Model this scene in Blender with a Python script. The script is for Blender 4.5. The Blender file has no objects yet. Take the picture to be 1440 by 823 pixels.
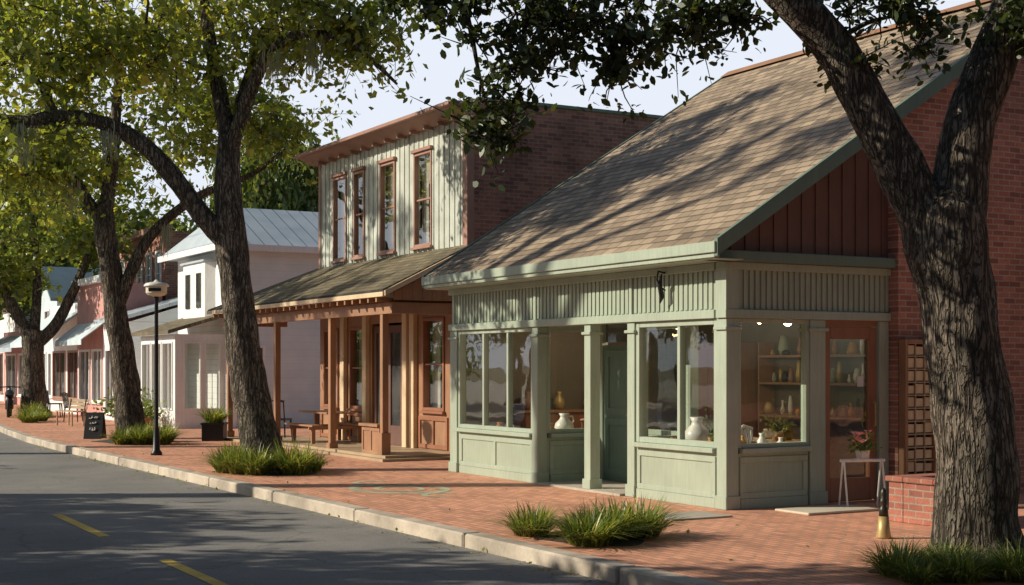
import bpy, math, random
import numpy as np
from mathutils import Vector, noise
random.seed(7); RNG=np.random.default_rng(7)
scene=bpy.context.scene
COL=scene.collection
YAW=math.radians(-29.55)

# ------------------------------------------------------------ mesh builder
ORG={}
class MB:
    def __init__(s): s.v=[]; s.f=[]
    def add(s,vs,fs):
        o=len(s.v); s.v.extend(vs); s.f.extend([tuple(i+o for i in f) for f in fs]); return s
    def box(s,x0,x1,y0,y1,z0,z1):
        if x0>x1:x0,x1=x1,x0
        if y0>y1:y0,y1=y1,y0
        if z0>z1:z0,z1=z1,z0
        return s.add([(x0,y0,z0),(x1,y0,z0),(x1,y1,z0),(x0,y1,z0),(x0,y0,z1),(x1,y0,z1),(x1,y1,z1),(x0,y1,z1)],
          [(0,3,2,1),(4,5,6,7),(0,1,5,4),(1,2,6,5),(2,3,7,6),(3,0,4,7)])
    def bx(s,ax,u0,u1,w0,w1,z0,z1):
        return s.box(w0,w1,u0,u1,z0,z1) if ax=='x' else s.box(u0,u1,w0,w1,z0,z1)
    def prism(s,poly,ax,a0,a1):
        n=len(poly)
        if ax=='y': A=[(p[0],a0,p[1]) for p in poly]; B=[(p[0],a1,p[1]) for p in poly]
        elif ax=='x': A=[(a0,p[0],p[1]) for p in poly]; B=[(a1,p[0],p[1]) for p in poly]
        else: A=[(p[0],p[1],a0) for p in poly]; B=[(p[0],p[1],a1) for p in poly]
        return s.add(A+B,[tuple(range(n)),tuple(range(2*n-1,n-1,-1))]+[(i,i+n,(i+1)%n+n,(i+1)%n) for i in range(n)])
    def quad(s,*p): return s.add([tuple(q) for q in p],[tuple(range(len(p)))])
    def tube(s,pts,rad,n=8,caps=True,rough=0.0,fr=2.0):
        P=[Vector(p) for p in pts]; rings=[]; prev=None
        for i,p in enumerate(P):
            t=(P[min(i+1,len(P)-1)]-P[max(i-1,0)])
            if t.length<1e-6: t=Vector((0,0,1))
            t.normalize()
            if prev is None:
                a=Vector((1,0,0)) if abs(t.x)<.8 else Vector((0,1,0))
                u=(a-t*a.dot(t)).normalized()
            else:
                u=(prev-t*prev.dot(t)); u=u.normalized() if u.length>1e-5 else Vector((1,0,0))
            prev=u; w=t.cross(u)
            ring=[]
            for k in range(n):
                an=2*math.pi*k/n; d=u*math.cos(an)+w*math.sin(an); r=rad[i]
                if rough:
                    q=p+d*r
                    r*=1+rough*noise.noise(q*fr)+rough*.6*noise.noise(Vector((q.x*9,q.y*9,q.z*1.6)))
                ring.append(tuple(p+d*r))
            rings.append(ring)
        vs=[v for r in rings for v in r]; fs=[]
        for i in range(len(P)-1):
            for k in range(n):
                a=i*n+k;b=i*n+(k+1)%n; fs.append((a,b,b+n,a+n))
        if caps: fs.append(tuple(range(n-1,-1,-1))); fs.append(tuple((len(P)-1)*n+k for k in range(n)))
        return s.add(vs,fs)
    def cyl(s,p0,p1,r0,r1=None,n=12): return s.tube([p0,p1],[r0,r0 if r1 is None else r1],n)
    def lathe(s,cx,cy,prof,n=20):
        vs=[];fs=[]
        for r,z in prof:
            for k in range(n):
                a=2*math.pi*k/n; vs.append((cx+r*math.cos(a),cy+r*math.sin(a),z))
        for i in range(len(prof)-1):
            for k in range(n):
                a=i*n+k;b=i*n+(k+1)%n; fs.append((a,b,b+n,a+n))
        fs.append(tuple(range(n-1,-1,-1))); fs.append(tuple((len(prof)-1)*n+k for k in range(n)))
        return s.add(vs,fs)
    def wall(s,ax,w0,w1,u0,u1,z0,z1,ops=()):
        us=sorted({u0,u1,*[o[0] for o in ops],*[o[1] for o in ops]}); zs=sorted({z0,z1,*[o[2] for o in ops],*[o[3] for o in ops]})
        us=[u for u in us if u0<=u<=u1]; zs=[z for z in zs if z0<=z<=z1]
        for a,b in zip(us,us[1:]):
            run=None
            for c,d in zip(zs,zs[1:]):
                m=((a+b)/2,(c+d)/2)
                hole=any(o[0]<m[0]<o[1] and o[2]<m[1]<o[3] for o in ops)
                if hole:
                    if run: s.bx(ax,a,b,w0,w1,run[0],run[1]); run=None
                else: run=(run[0],d) if run else (c,d)
            if run: s.bx(ax,a,b,w0,w1,run[0],run[1])
        return s
    def battens(s,ax,W,u0,u1,z0,z1,step,bw,pr,ops=(),ztop=None):
        u=u0+step*.5
        while u<u1-bw:
            zt=ztop(u) if ztop else z1
            segs=[(z0,zt)]
            for o in ops:
                if o[0]-bw<u<o[1]:
                    ns=[]
                    for a,b in segs:
                        if o[2]>a: ns.append((a,min(b,o[2])))
                        if o[3]<b: ns.append((max(a,o[3]),b))
                    segs=ns
            for a,b in segs:
                if b-a>.02: s.bx(ax,u,u+bw,W-pr,W+.003,a,b)
            u+=step
        return s
    def obj(s,name,parent,mat,smooth=False,label=None,bevel=0,at=None,rz=0,category=None,kind=None,group=None):
        me=bpy.data.meshes.new(name)
        o=ORG.get(parent.name,(0,0,0)) if parent else (0,0,0)
        me.from_pydata([(v[0]-o[0],v[1]-o[1],v[2]-o[2]) for v in s.v],[],s.f)
        me.materials.append(mat); me.update()
        if smooth:
            me.polygons.foreach_set('use_smooth',[True]*len(me.polygons))
        ob=bpy.data.objects.new(name,me); COL.objects.link(ob)
        if parent: ob.parent=parent; ORG[ob.name]=o
        if at: ob.location=at; ob.rotation_euler=(0,0,rz)
        if label: ob['label']=label
        if category: ob['category']=category
        if kind: ob['kind']=kind
        if group: ob['group']=group
        if bevel:
            m=ob.modifiers.new('bevel','BEVEL'); m.width=bevel; m.segments=1; m.limit_method='ANGLE'
        return ob
def thing(name,label,cat,loc=(0,0,0),rz=0,local=False,group=None):
    e=bpy.data.objects.new(name,None); COL.objects.link(e); e.location=loc; e.rotation_euler=(0,0,rz)
    e.empty_display_size=.2
    e['label']=label; e['category']=cat
    if group: e['group']=group
    ORG[e.name]=(0,0,0) if local else tuple(loc)
    return e
def copy_thing(root,loc,rz=0,sc=1.0,label=None):
    def rec(o,par):
        c=o.copy(); COL.objects.link(c)
        if par: c.parent=par
        for ch in list(o.children): rec(ch,c)
        return c
    c=rec(root,None); c.location=loc; c.rotation_euler=(0,0,rz)
    if isinstance(sc,tuple): c.scale=sc
    else: c.scale=(sc,sc,sc)
    if label: c['label']=label
    return c

# ------------------------------------------------------------ materials
def nm(name):
    m=bpy.data.materials.new(name); m.use_nodes=True; nt=m.node_tree
    return m,nt,nt.nodes,nt.links,nt.nodes['Principled BSDF']
def C(c): return (c[0],c[1],c[2],1)
def tex(nt,axes=None,su=1,sv=1,sc=None):
    tc=nt.nodes.new('ShaderNodeTexCoord'); out=tc.outputs['Object']
    if axes:
        sp=nt.nodes.new('ShaderNodeSeparateXYZ'); cb=nt.nodes.new('ShaderNodeCombineXYZ')
        nt.links.new(out,sp.inputs[0])
        for i,(a,sx) in enumerate(zip(axes,(su,sv))):
            src=sp.outputs['xyz'.index(a)]
            if sx!=1:
                mm=nt.nodes.new('ShaderNodeMath'); mm.operation='MULTIPLY'; mm.inputs[1].default_value=sx
                nt.links.new(src,mm.inputs[0]); src=mm.outputs[0]
            nt.links.new(src,cb.inputs[i])
        out=cb.outputs[0]
    if sc:
        mp=nt.nodes.new('ShaderNodeMapping'); mp.inputs['Scale'].default_value=sc; nt.links.new(out,mp.inputs[0]); out=mp.outputs[0]
    return out
def noi(nt,vec,scale,detail=4,rough=.55):
    n=nt.nodes.new('ShaderNodeTexNoise'); n.inputs['Scale'].default_value=scale; n.inputs['Detail'].default_value=detail; n.inputs['Roughness'].default_value=rough
    nt.links.new(vec,n.inputs['Vector']); return n.outputs['Fac']
def ramp(nt,fac,a,b,p0=.3,p1=.7):
    r=nt.nodes.new('ShaderNodeValToRGB'); r.color_ramp.elements[0].position=p0; r.color_ramp.elements[1].position=p1
    r.color_ramp.elements[0].color=C(a); r.color_ramp.elements[1].color=C(b); nt.links.new(fac,r.inputs[0]); return r.outputs[0]
def mix(nt,a,b,fac,mode='MIX'):
    m=nt.nodes.new('ShaderNodeMix'); m.data_type='RGBA'; m.blend_type=mode
    for sock,val in ((m.inputs[0],fac),(m.inputs[6],a),(m.inputs[7],b)):
        if isinstance(val,bpy.types.NodeSocket): nt.links.new(val,sock)
        elif isinstance(val,(int,float)): sock.default_value=val
        else: sock.default_value=C(val)
    return m.outputs[2]
def math_(nt,op,a,b=None):
    m=nt.nodes.new('ShaderNodeMath'); m.operation=op
    for i,val in enumerate((a,b)):
        if val is None: continue
        if isinstance(val,bpy.types.NodeSocket): nt.links.new(val,m.inputs[i])
        else: m.inputs[i].default_value=val
    return m.outputs[0]
def bump(nt,h,bs,strength=.3,dist=.01):
    b=nt.nodes.new('ShaderNodeBump'); b.inputs['Strength'].default_value=strength; b.inputs['Distance'].default_value=dist
    nt.links.new(h,b.inputs['Height']); nt.links.new(b.outputs[0],bs.inputs['Normal'])
def paint(name,col,rough=.55,var=.18,bmp=.15,metal=0,streak=True):
    m,nt,N,L,bs=nm(name)
    v=tex(nt); n1=noi(nt,v,1.7,5); n2=noi(nt,tex(nt,sc=(30,30,2.5)),1.0,4) if streak else noi(nt,v,30,4)
    c=ramp(nt,n1,[x*(1-var) for x in col],[min(1,x*(1+var)) for x in col])
    c=mix(nt,c,ramp(nt,n2,[.78,.76,.72],[1.06,1.06,1.06],.25,.6),.5,'MULTIPLY')
    L.new(c,bs.inputs['Base Color']); bs.inputs['Roughness'].default_value=rough; bs.inputs['Metallic'].default_value=metal
    bump(nt,n2,bs,bmp,.004); return m
def brick(name,axes,c1,c2,mortar,bw=.21,bh=.075,ms=.009,su=1,sv=1,rough=.85,saw=False,bs_=.5,blot=.5,dist=.008,c3=None):
    m,nt,N,L,bs=nm(name)
    v=tex(nt,axes,su,sv)
    b=N.new('ShaderNodeTexBrick'); b.inputs['Scale'].default_value=1; b.inputs['Brick Width'].default_value=bw; b.inputs['Row Height'].default_value=bh
    b.inputs['Mortar Size'].default_value=ms; b.inputs['Mortar Smooth'].default_value=.15
    b.inputs['Color1'].default_value=C(c1); b.inputs['Color2'].default_value=C(c2); b.inputs['Mortar'].default_value=C(mortar)
    wv=N.new('ShaderNodeTexNoise'); wv.inputs['Scale'].default_value=3; L.new(v,wv.inputs['Vector'])
    mm=N.new('ShaderNodeVectorMath'); mm.operation='SCALE'; mm.inputs['Scale'].default_value=.012; L.new(wv.outputs['Color'],mm.inputs[0])
    ad=N.new('ShaderNodeVectorMath'); ad.operation='ADD'; L.new(v,ad.inputs[0]); L.new(mm.outputs[0],ad.inputs[1]); L.new(ad.outputs[0],b.inputs['Vector'])
    n1=noi(nt,tex(nt),.8,5,.65); n2=noi(nt,tex(nt),45,3)
    c=b.outputs['Color']
    if c3:
        b2=N.new('ShaderNodeTexBrick'); b2.inputs['Scale'].default_value=1; b2.inputs['Brick Width'].default_value=bw; b2.inputs['Row Height'].default_value=bh
        b2.inputs['Mortar Size'].default_value=0; b2.inputs['Bias'].default_value=-.55
        b2.inputs['Color1'].default_value=(0,0,0,1); b2.inputs['Color2'].default_value=(1,1,1,1)
        L.new(ad.outputs[0],b2.inputs['Vector']); f2=ramp(nt,b2.outputs['Color'],[0,0,0],[1,1,1],.25,.6)
        c=mix(nt,c,c3,math_(nt,'MULTIPLY',f2,.8))
    c=mix(nt,c,ramp(nt,n1,[1-blot*.6]*3,[1+blot*.25]*3,.3,.7),1.0,'MULTIPLY')
    c=mix(nt,c,ramp(nt,n2,[.75]*3,[1.15]*3),.7,'MULTIPLY')
    L.new(c,bs.inputs['Base Color']); bs.inputs['Roughness'].default_value=rough
    h=math_(nt,'SUBTRACT',1.0,b.outputs['Fac']); h=math_(nt,'ADD',h,math_(nt,'MULTIPLY',n2,.35))
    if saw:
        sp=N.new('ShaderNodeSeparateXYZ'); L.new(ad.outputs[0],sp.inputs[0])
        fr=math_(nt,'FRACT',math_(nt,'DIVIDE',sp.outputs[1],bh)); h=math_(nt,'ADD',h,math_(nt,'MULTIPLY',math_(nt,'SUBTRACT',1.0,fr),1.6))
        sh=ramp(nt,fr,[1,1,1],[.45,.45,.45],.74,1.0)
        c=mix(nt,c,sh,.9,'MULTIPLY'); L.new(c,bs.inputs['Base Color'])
    bump(nt,h,bs,bs_,dist); return m
def clap(name,col,pitch=.16,rough=.6,dk=.6,f=.8):
    m,nt,N,L,bs=nm(name)
    sp=N.new('ShaderNodeSeparateXYZ'); L.new(tex(nt),sp.inputs[0])
    fr=math_(nt,'FRACT',math_(nt,'DIVIDE',sp.outputs[2],pitch))
    n1=noi(nt,tex(nt),1.5,5); c=ramp(nt,n1,[x*.9 for x in col],[min(1,x*1.05) for x in col])
    c=mix(nt,c,ramp(nt,fr,[1,1,1],[dk]*3,.88,.98),f,'MULTIPLY')
    L.new(c,bs.inputs['Base Color']); bs.inputs['Roughness'].default_value=rough
    bump(nt,math_(nt,'SUBTRACT',1.0,fr),bs,.3,.01); return m
def simple(name,col,rough=.5,metal=0,emit=0):
    m,nt,N,L,bs=nm(name)
    n1=noi(nt,tex(nt),12,4); c=ramp(nt,n1,[x*.85 for x in col],[min(1,x*1.1) for x in col]); L.new(c,bs.inputs['Base Color'])
    bs.inputs['Roughness'].default_value=rough; bs.inputs['Metallic'].default_value=metal
    if emit: bs.inputs['Emission Color'].default_value=C(col); bs.inputs['Emission Strength'].default_value=emit
    return m
def glassm(name,tint=.9,base=.06):
    m,nt,N,L,bs=nm(name); N.remove(bs)
    t=N.new('ShaderNodeBsdfTransparent'); t.inputs[0].default_value=(tint*.97,tint,tint*.97,1)
    g=N.new('ShaderNodeBsdfGlossy'); g.inputs['Roughness'].default_value=.015
    f=N.new('ShaderNodeLayerWeight'); f.inputs['Blend'].default_value=.5
    fac=math_(nt,'ADD',math_(nt,'MULTIPLY',math_(nt,'POWER',f.outputs['Facing'],2.2),.85),base)
    ms=N.new('ShaderNodeMixShader'); L.new(fac,ms.inputs[0]); L.new(t.outputs[0],ms.inputs[1]); L.new(g.outputs[0],ms.inputs[2])
    L.new(ms.outputs[0],N['Material Output'].inputs[0])
    n=noi(nt,tex(nt),1.2,2); b=N.new('ShaderNodeBump'); b.inputs['Strength'].default_value=.12; b.inputs['Distance'].default_value=.03
    L.new(n,b.inputs['Height']); L.new(b.outputs[0],g.inputs['Normal']); return m
def darkglass(name):
    m,nt,N,L,bs=nm(name); n=noi(nt,tex(nt),1.1,3)
    L.new(ramp(nt,n,[.03,.031,.034],[.11,.11,.11]),bs.inputs['Base Color']); bs.inputs['Roughness'].default_value=.06; bs.inputs['IOR'].default_value=1.9
    bump(nt,n,bs,.08,.03); return m
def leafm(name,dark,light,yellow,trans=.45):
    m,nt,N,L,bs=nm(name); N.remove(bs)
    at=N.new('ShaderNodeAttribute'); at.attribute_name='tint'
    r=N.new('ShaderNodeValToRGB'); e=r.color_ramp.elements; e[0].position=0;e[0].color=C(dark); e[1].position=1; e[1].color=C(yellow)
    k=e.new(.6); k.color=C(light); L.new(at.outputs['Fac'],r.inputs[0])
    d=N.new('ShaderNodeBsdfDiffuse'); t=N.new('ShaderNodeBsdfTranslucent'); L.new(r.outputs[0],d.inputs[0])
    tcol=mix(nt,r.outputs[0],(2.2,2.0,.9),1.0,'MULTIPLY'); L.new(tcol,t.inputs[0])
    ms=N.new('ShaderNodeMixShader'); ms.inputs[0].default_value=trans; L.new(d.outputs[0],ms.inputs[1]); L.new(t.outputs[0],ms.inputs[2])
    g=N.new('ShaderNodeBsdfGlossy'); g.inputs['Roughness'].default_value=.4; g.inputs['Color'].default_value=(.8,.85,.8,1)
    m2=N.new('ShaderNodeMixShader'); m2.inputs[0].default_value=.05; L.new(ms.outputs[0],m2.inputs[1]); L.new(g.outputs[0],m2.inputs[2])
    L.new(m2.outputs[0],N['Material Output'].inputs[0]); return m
def barkm(name,a,b):
    m,nt,N,L,bs=nm(name)
    v=tex(nt,sc=(1,1,.13)); n0=noi(nt,v,30,7,.75)
    n1=noi(nt,v,15,2,.5); rid=math_(nt,'MULTIPLY',math_(nt,'ABSOLUTE',math_(nt,'SUBTRACT',n1,.5)),2.0)
    n2=noi(nt,tex(nt,sc=(1,1,.3)),26,2,.5); rid2=math_(nt,'MULTIPLY',math_(nt,'ABSOLUTE',math_(nt,'SUBTRACT',n2,.5)),2.0)
    e=ramp(nt,rid,[0,0,0],[1,1,1],.0,.16); e2=ramp(nt,rid2,[.25]*3,[1,1,1],.0,.14)
    ee=mix(nt,e,e2,1.0,'MULTIPLY')
    c=mix(nt,[x*.32 for x in a],ramp(nt,n0,a,b,.3,.7),ee)
    n3=noi(nt,tex(nt),1.6,4); c=mix(nt,c,ramp(nt,n3,[.7,.75,.70],[1.2,1.14,1.08]),.9,'MULTIPLY')
    L.new(c,bs.inputs['Base Color']); bs.inputs['Roughness'].default_value=.92; bs.inputs['Specular IOR Level'].default_value=.2
    h=math_(nt,'ADD',math_(nt,'MULTIPLY',ee,1.2),math_(nt,'MULTIPLY',n0,.8)); bump(nt,h,bs,1.0,.045); return m

M=dict(
 sage=paint('sage_paint',(.355,.415,.33),.5,.08),
 sage2=paint('sage_trim_paint',(.375,.44,.355),.5,.08),
 rakegreen=paint('rake_green_paint',(.14,.21,.165),.5,.1),
 darkred=paint('dark_red_siding',(.15,.075,.06),.6,.18),
 redwood=paint('red_brown_wood',(.30,.125,.068),.5,.15),
 redtrim=paint('red_trim',(.36,.20,.155),.5,.16),
 brownwood=paint('porch_brown',(.34,.18,.10),.55,.18),
 tan=paint('tan_paint',(.68,.52,.34),.6,.12),
 batten=paint('weathered_grey_board',(.50,.53,.48),.7,.22),
 white=paint('white_paint',(.86,.87,.88),.5,.05),
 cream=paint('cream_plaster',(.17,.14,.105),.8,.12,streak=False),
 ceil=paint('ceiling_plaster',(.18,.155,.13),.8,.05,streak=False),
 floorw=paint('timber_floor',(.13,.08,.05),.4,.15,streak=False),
 pink=paint('faded_red_render',(.62,.31,.28),.7,.12),
 teal=paint('pale_blue_paint',(.60,.70,.76),.6,.1),
 darkteal=paint('dark_teal_roofing',(.15,.23,.28),.6,.1),
 black=simple('black_metal',(.02,.02,.022),.4,.3),
 rubber=simple('tyre_rubber',(.02,.02,.02),.85),
 brass=simple('aged_brass',(.46,.34,.14),.45,.3),
 darkbrass=simple('dark_patinated_metal',(.05,.045,.035),.4,.6),
 bronze=simple('bronze_rack',(.05,.033,.022),.5,.3),
 ceramic=simple('white_ceramic',(.80,.77,.72),.3),
 shade=simple('lamp_glass',(.75,.68,.52),.4),
 glow=simple('lamp_glow',(1,.75,.4),.5,0,25),
 paper=simple('white_paper',(.7,.7,.68),.8),
 chalk=simple('chalk_marks',(.9,.9,.88),.9),
 board=simple('chalkboard',(.015,.016,.016),.6),
 soil=simple('planting_soil',(.06,.045,.03),.95),
 terracotta=simple('terracotta',(.45,.20,.10),.8),
 orange=simple('orange_glaze',(.60,.28,.07),.5),
 moss=simple('hanging_moss',(.42,.43,.30),.95),
 matb=paint('beige_door_mat',(.56,.49,.38),.95,.15,.3,streak=False),
 panelglass=simple('warm_grey_pane',(.74,.58,.36),.4),
 tanwood=paint('bench_timber',(.42,.31,.20),.6,.15),
 concrete=paint('kerb_concrete',(.45,.39,.32),.85,.4,streak=False),
 lot=paint('pale_concrete_lot',(.50,.48,.44),.85,.2,streak=False),
 slab=paint('concrete_slab',(.42,.38,.32),.85,.2,streak=False),
 yellow=paint('yellow_road_paint',(.80,.53,.10),.7,.25,streak=False),
 ggreen=paint('faded_green_pavement_paint',(.42,.44,.30),.85,.3,streak=False),
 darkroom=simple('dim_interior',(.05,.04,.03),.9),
 curtain=simple('linen_curtain',(.7,.67,.6),.9),
 rose=simple('pink_petals',(.82,.38,.38),.7),
 glass=glassm('window_glass',.93), glass2=glassm('tinted_door_glass',.42,.10), dglass=darkglass('dark_window_glass'),
 brick_y=brick('red_brick_end_wall','xz',(.54,.235,.165),(.33,.13,.095),(.48,.38,.31),blot=.7,c3=(.22,.10,.08)),
 brick_x=brick('red_brick_front_wall','yz',(.52,.19,.13),(.34,.12,.085),(.42,.33,.26),blot=.8,c3=(.22,.09,.075)),
 brick_d=brick('weathered_brick_wall','xz',(.42,.185,.14),(.24,.105,.085),(.35,.26,.21),blot=.9,c3=(.17,.08,.07)),
 paving=brick('brick_paving','yx',(.86,.40,.245),(.62,.27,.16),(.38,.25,.18),.2,.1,.010,rough=.8,blot=.4,dist=.007,c3=(.46,.24,.17)),
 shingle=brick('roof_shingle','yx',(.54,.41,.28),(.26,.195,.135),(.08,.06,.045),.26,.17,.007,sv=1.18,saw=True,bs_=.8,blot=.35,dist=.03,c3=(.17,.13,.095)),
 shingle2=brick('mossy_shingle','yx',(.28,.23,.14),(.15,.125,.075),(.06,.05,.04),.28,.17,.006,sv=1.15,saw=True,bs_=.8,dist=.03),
 clapw=clap('white_clapboard',(.86,.87,.88)), clapg=clap('cooled_side_clapboard',(.75,.82,.86),.2,.6,.85,.6),  # clapg: side-wall copy of the white, cooled to offset reddish bounce light
 bark=barkm('oak_bark',(.16,.132,.108),(.42,.355,.30)),
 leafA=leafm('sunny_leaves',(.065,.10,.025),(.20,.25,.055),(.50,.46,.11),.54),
 leafD=leafm('shaded_leaves',(.022,.036,.014),(.045,.068,.022),(.09,.11,.035),.3),  # darkened greens carry the backlit shade of the hanging spray
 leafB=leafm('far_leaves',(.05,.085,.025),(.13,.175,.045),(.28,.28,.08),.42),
 grassm=leafm('grass_blades',(.07,.11,.03),(.20,.26,.06),(.48,.47,.17),.34),
)
m,nt,N,L,bs=nm('metal_roof'); sp=N.new('ShaderNodeSeparateXYZ'); L.new(tex(nt),sp.inputs[0]); fr=math_(nt,'FRACT',math_(nt,'DIVIDE',sp.outputs[0],.42))
L.new(mix(nt,ramp(nt,noi(nt,tex(nt),1.3,4),(.42,.50,.57),(.55,.62,.68)),ramp(nt,fr,[.6]*3,[1]*3,0,.08),1.0,'MULTIPLY'),bs.inputs['Base Color']); bs.inputs['Roughness'].default_value=.5; bs.inputs['Metallic'].default_value=.2
bump(nt,ramp(nt,fr,[1]*3,[0]*3,.04,.1),bs,.6,.02); M['metal']=m
m,nt,N,L,bs=nm('asphalt'); v=tex(nt)
c=ramp(nt,noi(nt,v,.5,6,.65),(.155,.15,.145),(.255,.243,.228)); c=mix(nt,c,ramp(nt,noi(nt,v,90,3,.8),[.5]*3,[1.6]*3,.3,.7),.85,'MULTIPLY')
vo=N.new('ShaderNodeTexVoronoi'); vo.feature='DISTANCE_TO_EDGE'; vo.inputs['Scale'].default_value=.35
wn=N.new('ShaderNodeTexNoise'); wn.inputs['Scale'].default_value=1.5; wn.inputs['Detail'].default_value=5; L.new(v,wn.inputs['Vector'])
ad=N.new('ShaderNodeVectorMath'); ad.operation='MULTIPLY_ADD'; ad.inputs[1].default_value=(.9,.9,.9); L.new(wn.outputs['Color'],ad.inputs[0]); L.new(v,ad.inputs[2]); L.new(ad.outputs[0],vo.inputs['Vector'])
c=mix(nt,c,ramp(nt,vo.outputs['Distance'],[.55]*3,[1]*3,.002,.008),.7,'MULTIPLY')
L.new(c,bs.inputs['Base Color']); bs.inputs['Roughness'].default_value=.82
bump(nt,noi(nt,v,140,3,.8),bs,.5,.006); M['asphalt']=m
m,nt,N,L,bs=nm('ground_earth'); L.new(ramp(nt,noi(nt,tex(nt),.2,6),(.10,.11,.05),(.20,.18,.10)),bs.inputs['Base Color']); bs.inputs['Roughness'].default_value=.95; M['earth']=m

# ------------------------------------------------------------ ground
MB().quad((-800,-800,-.16),(800,-800,-.16),(800,800,-.16),(-800,800,-.16)).obj('ground',None,M['earth'],kind='structure')
K=[(6.69,-30),(6.69,10),(6.69,24),(6.69,32),(6.78,36),(7.05,40),(7.5,45),(8.0,51),(8.7,60),(9.6,75),(11,100),(14,160)]
mb=MB()
for (x0,y0),(x1,y1) in zip(K,K[1:]): mb.quad((-1.6,y0,-.13),(x0+.05,y0,-.13),(x1+.05,y1,-.13),(-1.6,y1,-.13))
mb.obj('road',None,M['asphalt'],kind='structure')
mb=MB()
for (x0,y0),(x1,y1) in zip(K,K[1:]): mb.quad((x0+.15,y0,0),(45,y0,0),(45,y1,0),(x1+.15,y1,0))
mb.obj('pavement',None,M['paving'],kind='structure')
mb=MB(); w=.22
for (x0,y0),(x1,y1) in zip(K,K[1:]):
    n=max(1,int((y1-y0)/2.4))
    for i in range(n):
        a=i/n; b=(i+1)/n; g=.012/(y1-y0)
        xa,ya=x0+(x1-x0)*(a+g),y0+(y1-y0)*(a+g); xb,yb=x0+(x1-x0)*(b-g),y0+(y1-y0)*(b-g)
        j=random.uniform(-.006,.006); t=.012+random.uniform(-.003,.004)
        mb.prism([(xa+j,ya),(xa+w+j,ya),(xb+w+j,yb),(xb+j,yb)],'z',-.2,t)
mb.obj('kerb',None,M['concrete'],kind='structure',bevel=.02)
MB().box(-60,-1.6,-30,190,-.2,0).obj('unseen_pale_lot',None,M['lot'],kind='structure')  # unseen pale lot, widened to lighten reflections in the shop windows
mb=MB()
for y0,y1 in ((15.5,18.1),(10.75,13.35)): mb.quad((3.68,y0,-.126),(3.80,y0,-.126),(3.84,y1,-.126),(3.72,y1,-.126))
mb.obj('road_marking',None,M['yellow'],kind='structure')
mb=MB()
def arc(mb,cx,cy,r,a0,a1,w,z=.004,n=24,ex=1.0):
    for i in range(n):
        t0=a0+(a1-a0)*i/n; t1=a0+(a1-a0)*(i+1)/n
        mb.quad(*[(cx+rr*math.cos(t),cy+rr*math.sin(t)*ex,z) for rr,t in ((r-w/2,t0),(r+w/2,t0),(r+w/2,t1),(r-w/2,t1))])
arc(mb,8.4,18.0,.62,0,6.28,.11,ex=1.3); arc(mb,8.4,18.0,.3,0,6.28,.08,ex=1.3)
for k in range(8):
    a=k*math.pi/4+.2; arc(mb,8.4+.46*math.cos(a),18+.6*math.sin(a),.10,a-1.4,a+1.8,.05,n=8)
for sgn in (1,-1): arc(mb,8.5,18.0+sgn*1.15,.25,.4,4.6,.09)
mb.obj('pavement_emblem',None,M['ggreen'],kind='structure')
MB().box(10.45,11.5,15.56,17.7,-.02,.03).obj('entry_step',None,M['slab'],kind='structure')

# ------------------------------------------------------------ windows
def window(par,ax,W,u0,u1,z0,z1,fm,gm,fw=.07,proud=.03,rec=.05,ver=(),hor=(),mw=.035,name='window',label=None,sill=True):
    g=MB(); a_,b_,c_,d_=u0+fw*.5,u1-fw*.5,z0+fw*.5,z1-fw*.5; w_=W+rec
    if ax=='x': g.quad((w_,a_,c_),(w_,a_,d_),(w_,b_,d_),(w_,b_,c_))
    else: g.quad((a_,w_,c_),(b_,w_,c_),(b_,w_,d_),(a_,w_,d_))
    go=g.obj(name,par,gm,label=label)
    f=MB(); a,b=W-proud,W+rec+.04
    f.bx(ax,u0,u0+fw,a,b,z0,z1); f.bx(ax,u1-fw,u1,a,b,z0,z1)
    f.bx(ax,u0+fw,u1-fw,a+.002,b,z1-fw,z1); f.bx(ax,u0+fw,u1-fw,a+.002,b,z0,z0+fw)
    for u in ver: f.bx(ax,u-mw/2,u+mw/2,W+.004,b-.004,z0+fw,z1-fw)
    for z in hor: f.bx(ax,u0+fw,u1-fw,W+.008,b-.008,z-mw/2,z+mw/2)
    f.obj('frame',go,fm,bevel=.004)
    if sill:
        s=MB(); s.bx(ax,u0-.04,u1+.04,a-.05,a+.03,z0-.05,z0-.001); s.obj('sill',go,fm,bevel=.004)
    return go
def panelled(mb,ax,W,u0,u1,z0,z1,n=1,rail=.07,pr=.018):
    mb.bx(ax,u0,u1,W-pr,W+.003,z0,z0+rail); mb.bx(ax,u0,u1,W-pr,W+.003,z1-rail,z1)
    for i in range(n+1):
        u=u0+(u1-u0-rail)*i/n; mb.bx(ax,u,u+rail,W-pr,W+.003,z0+rail,z1-rail)
def curtains(par,X,o,gap=(.38,.62),top=.35,n=16):
    mb=MB()
    for i in range(n):
        a=o[0]+(o[1]-o[0])*i/n; b2=o[0]+(o[1]-o[0])*(i+1)/n
        zb=o[2] if not (gap[0]<(i+.5)/n<gap[1]) else o[3]-top
        mb.quad((X+.03*(i%2),a,zb),(X+.03*((i+1)%2),b2,zb),(X+.03*((i+1)%2),b2,o[3]),(X+.03*(i%2),a,o[3]))
    mb.obj('curtain',par,M['curtain'])

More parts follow.
